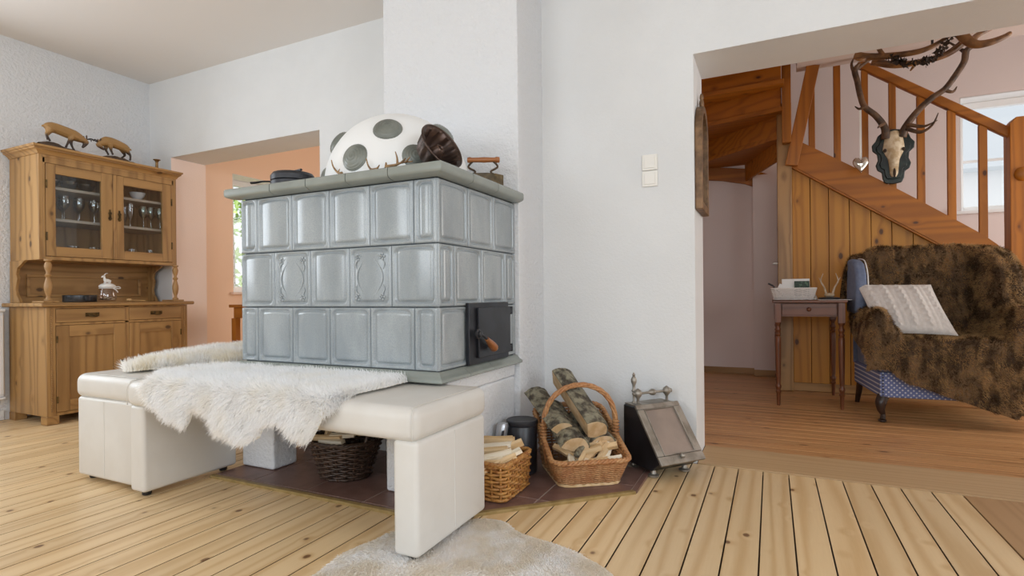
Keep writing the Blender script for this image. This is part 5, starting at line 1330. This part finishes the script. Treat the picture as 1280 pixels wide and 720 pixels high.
# ================================================================== trophy on the staircase
M_['shield'] = plain('dark_green_shield', '#22302b', .4, c2='#141c19', nscale=15)
M_['skull'] = plain('bleached_skull', '#dccdb0', .6, c2='#b49a73', nscale=18, bmp=.2)
M_['stag'] = plain('stag_antler', '#6f5238', .5, c2='#3f2d1e', nscale=14, bmp=.6, bscale=70, bdist=.006)
tc_ = V((.865, 5.085, 1.86))
tp = thing('stag_trophy', 'stag antler trophy with pale skull on a dark green shield on the stairs', 'trophy', (.865, 5.12, 1.66))
sh = [(0, .235), (.06, .225), (.10, .19), (.115, .15), (.14, .12), (.135, .075), (.105, .045), (.10, .0), (.115, -.04), (.105, -.08), (.075, -.10), (.07, -.15), (.055, -.185), (.0, -.195)]
sh = sh+[(-a, b) for a, b in reversed(sh[1:-1])]
MB().prism([(tc_.x+a, tc_.z+b) for a, b in sh], 'y', 5.105, 5.127).build('shield', M_['shield'], tp, bevel=.008)
MB().prism([(tc_.x+a*.8, tc_.z+b*.82) for a, b in sh], 'y', 5.092, 5.106).build('shield_boss', M_['shield'], tp, bevel=.006)
def skull(u, v_):
    z = .205-.35*v_; a = 2*PI*u
    w_ = [(0, .03), (.1, .058), (.25, .066), (.38, .072), (.48, .058), (.6, .038), (.8, .030), (.93, .028), (1, .014)]
    for (t0, a0), (t1, a1) in zip(w_[:-1], w_[1:]):
        if t0 <= v_ <= t1: r = a0+(a1-a0)*(v_-t0)/(t1-t0)
    d = .042*(1-.45*v_)*(1 if math.sin(a) < 0 else .4)
    eye = .014*math.exp(-((v_-.40)/.08)**2)*(math.exp(-((abs(math.cos(a))-.80)/.2)**2))
    return V((tc_.x+r*math.cos(a), 5.088+d*math.sin(a)+eye, tc_.z+z))
sk_ = MB().grid(skull, 28, 22, cu=True).build('skull', M_['skull'], tp, smooth=180)
M_['socket'] = plain('dark_eye_socket', '#3a2c20', .9)
for s_ in (-1, 1): MB().ball((tc_.x+s_*.06, 5.068, tc_.z+.062), (.011, .008, .015), 12, 8).build('eye_socket', M_['socket'], sk_, smooth=180)
MB().ball((tc_.x, 5.062, tc_.z-.115), (.010, .008, .035), 10, 8).build('nose_opening', M_['socket'], sk_, smooth=180)
def TP(px, pz, dy=0): return V((px, 5.08+dy, pz))
beam_l = [(.815, 2.02), (.80, 2.10), (.74, 2.19), (.665, 2.265), (.635, 2.36), (.615, 2.47), (.60, 2.555), (.635, 2.60)]
beam_r = [(.915, 2.02), (.945, 2.10), (1.01, 2.19), (1.09, 2.265), (1.165, 2.315), (1.225, 2.40), (1.275, 2.49), (1.285, 2.56), (1.325, 2.60), (1.34, 2.67)]
yo = [0, -.03, -.06, -.08, -.09, -.10, -.10, -.11, -.11, -.11]
for bl, tines, nm2 in ((beam_l, [((.79, 2.12), (.755, 2.09), (.735, 2.065)), ((.665, 2.265), (.63, 2.25), (.60, 2.275)), ((.60, 2.555), (.70, 2.62), (.77, 2.66)), ((.61, 2.50), (.58, 2.60), (.60, 2.66))], 'l'),
                       (beam_r, [((.94, 2.09), (1.03, 2.05), (1.10, 2.07)), ((.935, 2.06), (1.01, 2.01), (1.07, 2.04), (1.095, 2.11)), ((1.155, 2.31), (1.21, 2.285), (1.235, 2.32)), ((1.285, 2.56), (1.235, 2.61), (1.16, 2.68)),], 'r')):
    mb = MB(); pts = [TP(x, z, yo[i]) for i, (x, z) in enumerate(bl)]; k = len(pts)
    rr = [.034, .025, .0225, .021, .0205, .0205, .021, .022, .015, .005][:k]; rr[-1] = .006
    mb.tube(cr(pts, 6), lerpl(rr, 6), 10)
    for tn in tines:
        q = [TP(x, z, -.07-.05*i if z < 2.2 else -.09) for i, (x, z) in enumerate(tn)]; mb.tube(cr(q, 5), lerpl([.017-.014*i/(len(q)-1) for i in range(len(q))], 5), 8)
    c = pts[0]; mb.tube([c+V((.026*math.cos(a), .026*math.sin(a), .008)) for a in np.linspace(0, 2*PI, 15)[:-1]], .009, 6, closed=True)
    mb.build('antler', M_['stag'], tp, smooth=180)
# silver heart on a ribbon
M_['chrome'] = plain('polished_silver', '#cfc8bd', .12, metal=1)
he = thing('heart_ornament', 'shiny silver heart ornament hanging on a white ribbon from the antler', 'ornament', (.64, 4.99, 1.75))
hc = V((.635, 4.99, 1.82)); mb = MB()
def heart(u, v_):
    a = 2*PI*u; x = .0034*16*math.sin(a)**3; z = .0046*(13*math.cos(a)-5*math.cos(2*a)-2*math.cos(3*a)-math.cos(4*a)); ph = PI*(v_-.5)
    return hc+V((x*math.cos(ph), .026*math.sin(ph), z*math.cos(ph)))
mb.grid(heart, 36, 11, cu=True).build('heart', M_['chrome'], he, smooth=180)
MB().box(.628, .643, 4.988, 4.992, 1.865, 2.245).build('ribbon', M_['paper'], he)
# ================================================================== antler chandelier
cl = thing('antler_chandelier', 'chandelier of interlaced stag antlers with dark leaf garland in the hall', 'chandelier', (.83, 3.95, 2.2))
M_['antl_warm'] = plain('warm_antler', '#9a6f42', .45, c2='#5e3f24', nscale=12, bmp=.4, bscale=60, bdist=.005)
def CH(x, y, z): return V((.775+x, 3.95+y, z-.045))
ants = [
  [([(-.30, -.02, 2.325), (-.24, -.03, 2.30), (-.12, -.05, 2.275), (.02, -.06, 2.27), (.12, -.05, 2.31), (.20, -.03, 2.37)], .018), ([(-.24, -.03, 2.30), (-.27, -.05, 2.28), (-.30, -.06, 2.285)], .011), ([(-.16, -.045, 2.285), (-.19, -.07, 2.33), (-.22, -.08, 2.345)], .011)],
  [([(-.20, .06, 2.30), (-.08, .05, 2.25), (.06, .04, 2.245), (.18, .03, 2.27), (.24, .02, 2.31)], .017), ([(-.08, .05, 2.25), (-.14, .02, 2.265), (-.20, .0, 2.262)], .010)],
  [([(.20, -.04, 2.36), (.24, -.05, 2.29), (.28, -.06, 2.255), (.34, -.06, 2.255), (.40, -.05, 2.275), (.43, -.04, 2.295)], .022), ([(.26, -.05, 2.28), (.30, .0, 2.33), (.38, .03, 2.37), (.45, .05, 2.40)], .014)],
  [([(-.10, -.10, 2.345), (.02, -.11, 2.325), (.10, -.10, 2.34), (.18, -.08, 2.38)], .016), ([(.02, -.11, 2.325), (.0, -.13, 2.30)], .009)],
  [([(.30, .15, 2.38), (.20, .17, 2.31), (.05, .18, 2.29), (-.12, .17, 2.32), (-.2, .16, 2.37)], .017), ([(.05, .18, 2.29), (.02, .2, 2.25)], .009)]]
for k, segs in enumerate(ants):
    mb = MB()
    for pts, r in segs: mb.tube(cr([CH(*p) for p in pts], 6), lerpl([1.4*r*(1-.65*i/(len(pts)-1)) for i in range(len(pts))], 6), 9)
    mb.build('antler', M_['antl_warm'], cl, smooth=180)
MB().tube([CH(.1, .05, 2.32), CH(.1, .05, 2.66)], .007, 8).lathe([(.05, 0), (.045, .03), (.02, .05), (.012, .06)], CH(.1, .05, 2.638), 18).build('ceiling_rod', M_['iron'], cl, smooth=45)
M_['garland'] = plain('dark_dried_leaves', '#2e2622', .8, c2='#4a3b30', nscale=30)
mb = MB(); rl = random.Random(9); gp = cr([CH(.17, -.08, 2.36), CH(.13, -.09, 2.27), CH(.08, -.09, 2.21), CH(.0, -.09, 2.195), CH(-.08, -.08, 2.22), CH(-.12, -.06, 2.26)], 8)
for i in range(260):
    c = gp[rl.randrange(len(gp))]+V((rl.gauss(0, .012), rl.gauss(0, .012), rl.gauss(0, .012))); R = R3(rl.uniform(0, 6), rl.uniform(0, 6), rl.uniform(0, 6)); s_ = rl.uniform(.010, .02)
    mb.add([c+R @ V((-s_*.5, 0, 0)), c+R @ V((0, -s_, .003)), c+R @ V((s_*.5, 0, 0)), c+R @ V((0, s_, .003))], [(0, 1, 2, 3)])
g = mb.build('leaf_garland', M_['garland'], cl); g['kind'] = 'stuff'
# ================================================================== wing chair with fur throw
def dots():
    m, N, L, B = nm('blue_dotted_fabric')
    tc = N.new('ShaderNodeTexCoord'); mp = N.new('ShaderNodeMapping'); mp.inputs['Rotation'].default_value = (0, PI/4, 0); L.new(tc.outputs['Object'], mp.inputs[0])
    sp_ = N.new('ShaderNodeSeparateXYZ'); L.new(mp.outputs[0], sp_.inputs[0])
    def fr(o): return mth(N, L, 'SUBTRACT', mth(N, L, 'FRACT', mth(N, L, 'MULTIPLY', o, 48.)), .5)
    a, b = fr(sp_.outputs[0]), fr(sp_.outputs[2])
    d = mth(N, L, 'SQRT', mth(N, L, 'ADD', mth(N, L, 'MULTIPLY', a, a), mth(N, L, 'MULTIPLY', b, b)))
    L.new(rgbmix(N, L, mrange(N, L, d, .2, .27), lin('#c9cbd2'), lin('#67729c')), B.inputs['Base Color']); B.inputs['Roughness'].default_value = .85
    return m
M_['dots'] = dots()
M_['bluefab'] = plain('slate_blue_fabric', '#76829c', .85, c2='#6a7690', nscale=30, bmp=.2, bscale=200)
M_['chairleg'] = plain('dark_chair_wood', '#3d2a20', .35, c2='#2c1d15', nscale=15)
M_['nailhead'] = plain('dark_nail_heads', '#4b4f5c', .4, metal=.5)
ch = thing('wing_chair', 'wide blue dotted wing chair with cabriole legs under the fur throw', 'armchair', (1.015, 4.15, 0), .09)
def CB(x0, x1, y0, y1, z0, z1): return MB().box(x0, x1, y0, y1, z0, z1)
CB(-.40, .40, 0, .68, .155, .315).build('seat_base', M_['dots'], ch, local=True, bevel=.012)
rbox(-.33, .33, -.03, .55, .317, .505, .04, 4).build('seat_cushion', M_['dots'], ch, local=True, smooth=60)
for s_ in (-1, 1):
    mb = MB().prism([(s_*.30, .315), (s_*.40, .315), (s_*.405, .56), (s_*.44, .60), (s_*.445, .64), (s_*.42, .675), (s_*.37, .685), (s_*.325, .66), (s_*.305, .60)][::s_], 'y', .01, .58)
    mb.build('arm', M_['bluefab'], ch, local=True, bevel=.015)
    # wing sweeping from the back towards the arm
    pl_ = [(.37, .67), (.34, .76), (.33, .86), (.35, .96), (.41, 1.035), (.49, 1.06), (.62, 1.07), (.66, .67)]
    wg = MB().prism(pl_, 'x', s_*.42-.035, s_*.42+.035).build('wing', M_['bluefab'], ch, local=True, bevel=.028, seg=4)
    MB().tube(cr([(s_*.42-.036*s_, a-.004, b) for a, b in pl_[:7]], 4), .004, 6).build('piping', M_['paper'], wg, local=True, smooth=180)
    mb = MB()
    for k in range(8): mb.ball((s_*.385, -.002, .17+k*.0185), (.006, .004, .006), 8, 5)
    for k in range(3): mb.ball((s_*.398, .02, .19+k*.045), (.004, .006, .006), 8, 5)
    mb.build('nail_heads', M_['nailhead'], ch, local=True, smooth=180)
    lp = cr([(s_*.375, .035, .16), (s_*.392, .02, .12), (s_*.392, .018, .08), (s_*.38, .025, .045), (s_*.385, .012, .018), (s_*.392, -.005, .010)], 5)
    MB().tube(lp, lerpl([.034, .033, .024, .015, .016, .010], 5), 10).ball((s_*.39, -.002, .012), (.024, .03, .011), 12, 7).build('front_leg', M_['chairleg'], ch, local=True, smooth=180)
    MB().tube([(s_*.37, .64, .16), (s_*.375, .66, .08), (s_*.38, .69, .001)], [.024, .02, .016], 8).build('back_leg', M_['chairleg'], ch, local=True, smooth=50)
bkp = [(.55, .30), (.58, .7), (.62, 1.06), (.65, 1.10), (.70, 1.09), (.72, 1.04), (.70, .30)]
def backs(u, v_):
    x = -.40+.80*u; k = 1-.10*(abs(2*u-1))**2.5
    n = len(bkp); s_ = v_*n; i = int(s_) % n; t = s_-int(s_); a, b = bkp[i], bkp[(i+1) % n]
    return V((x, a[0]+(b[0]-a[0])*t, .30+((a[1]+(b[1]-a[1])*t)-.30)*k))
MB().grid(backs, 17, 28, cv=True).build('backrest', M_['bluefab'], ch, local=True, smooth=60)
# ---- throw
KX = [-.475, -.455, -.43, -.37, -.31, -.27, 0, .25, .285, .33, .43, .485, .53]
cen_ = [(.76, .80), (.745, 1.05), (.68, 1.145), (.60, 1.11), (.555, .90), (.52, .66), (.44, .545), (.22, .53), (.02, .535), (-.055, .515), (-.08, .43), (-.085, .33), (-.088, .255)]
arm_ = [(.76, .78), (.74, .98), (.67, 1.10), (.58, 1.06), (.50, .90), (.43, .76), (.33, .72), (.20, .715), (.06, .71), (-.02, .69), (-.05, .58), (-.055, .45), (-.058, .34)]
out_ = [(.77, .70), (.75, .80), (.70, .92), (.62, .93), (.53, .84), (.44, .66), (.34, .52), (.22, .47), (.10, .45), (.03, .43), (.0, .40), (-.015, .36), (-.02, .32)]
topmid = [(a, b) for a, b in cen_]
def mixp(a, b, t): return [(p[0]*(1-t)+q[0]*t, p[1]*(1-t)+q[1]*t) for p, q in zip(a, b)]
inn_ = mixp(cen_, arm_, .35)
rgt_ = [(.76, .80), (.75, 1.0), (.66, 1.12), (.46, 1.10), (.31, .98), (.25, .83), (.20, .76), (.15, .74), (.06, .73), (-.02, .69), (-.05, .58), (-.055, .45), (-.058, .34)]
rin_ = mixp(cen_, rgt_, .5)
KP = [out_, mixp(out_, arm_, .55), mixp(out_, arm_, .92), arm_, inn_, cen_, cen_, cen_, rin_, rgt_, mixp(out_, rgt_, .95), mixp(out_, rgt_, .7), out_]
SP = []
for row in KP: SP.append(cr([(0, a, b) for a, b in row], 5))
NV = len(SP[0])
def throw(u, v_):
    x = -.475+u*1.005
    k = 0
    while k < len(KX)-2 and x > KX[k+1]: k += 1
    t = min(max((x-KX[k])/(KX[k+1]-KX[k]), 0), 1); t = t*t*(3-2*t)
    i = min(int(round(v_*(NV-1))), NV-1); p = SP[k][i]*(1-t)+SP[k+1][i]*t
    y, z = p.y, p.z; f = v_
    xx = x
    if k in (0, 11): xx = x
    # the front hem sinks towards the right
    if f > .70:
        w_ = (f-.70)/.30; z -= w_*max(0, (x+.25))*.36*(1 if abs(x) < .46 else .7)
    # left wing stays bare near its front edge
    if x < -.36 and .28 < f < .50: y += .13*min(1, (-.36-x)/.05); xx = x+.02
    # folds
    z += .010*nz(x*7, f*6, 3)*(1 if f < .95 else .5); y -= .016*nz(x*9+3, f*5, 7)+.018*max(0, nz(x*12, f*2.5, 1))*(1 if .2 < f < .55 else .3)
    return V((xx+.012*nz(x*5, f*9, 11), y, z))
th = thing('fur_throw', 'brown faux fur throw covering the wing chair back, arms and seat', 'throw', (1.015, 4.15, .5), .09)
tm = MB().grid(throw, 64, NV)
mt = Matrix.Translation((1.015, 4.15, 0)) @ Matrix.Rotation(.09, 4, 'Z')
tw = MB(); tw.add([mt @ p for p in tm.v], tm.f)
M_['brownfur'] = furmat('brown_striped_fur', '#c4a374', '#4d3925', 9, .43, .58, (2.0, 1, .8), '#ddc29a')
M_['furback'] = plain('brown_fur_backing', '#7a6044', .9, c2='#3f2e1e', nscale=9)
P_, N_ = sample(tw.v, tw.f, 75000, 12)
ref = np.array([0, -.75, .66]); N_ = np.where((N_@ref)[:, None] < -.25, -N_, N_)
tw.build('backing', M_['furback'], th, smooth=180)
sw = np.stack([np.array([nz(p[0], p[1], p[2], 9), nz(p[0]+9, p[1], p[2], 9), nz(p[0], p[1]+7, p[2], 9)]) for p in P_])
strands('fur', P_, N_, .026, .0026, M_['brownfur'], th, lay=(.25, -.3, -.8), lean=.6, jitter=.28, seed=14, swirl=sw*.9)
# ---- cable knit cushion
M_['knit'] = plain('white_cable_knit', '#d9d4cf', .9, c2='#cfc9c3', nscale=40, bmp=.2, bscale=260, bdist=.003)
cu = thing('cushion', 'white cable knit cushion leaning on the brown fur throw', 'cushion', (.79, 4.36, .55))
c0, ex = V((.79, 4.345, .712)), V((1, .03, -.015)).normalized()
ey = V((-.085, .27, .335)).normalized(); ez = ex.cross(ey).normalized()
def cush(front):
    def f(u, v_):
        a, b = 2*u-1, 2*v_-1
        # corners pulled out, sides slightly drawn in
        sx = .212*(1-.05*(1-b*b)*abs(a)**2); sy = .212*(1-.05*(1-a*a)*abs(b)**2)
        h = .062*max(0, (1-abs(a)**2.6))**.55*max(0, (1-abs(b)**2.6))**.55
        if front:
            q = (u*5.0) % 1; cab = math.exp(-((q-.5)/.16)**2)
            h += (.009*cab*(1+.8*math.sin(v_*58+math.copysign(1, q-.5)*1.2))-.004*math.exp(-((q-.16)/.05)**2)-.004*math.exp(-((q-.84)/.05)**2))*max(0, (1-abs(a)**6))*max(0, (1-abs(b)**6))
        return c0+ex*a*sx+ey*b*sy+ez*(h if front else -h*.8)
    return f
MB().grid(cush(True), 90, 70).build('front_cover', M_['knit'], cu, smooth=180)
MB().grid(cush(False), 30, 30).build('back_cover', M_['knit'], cu, smooth=180)
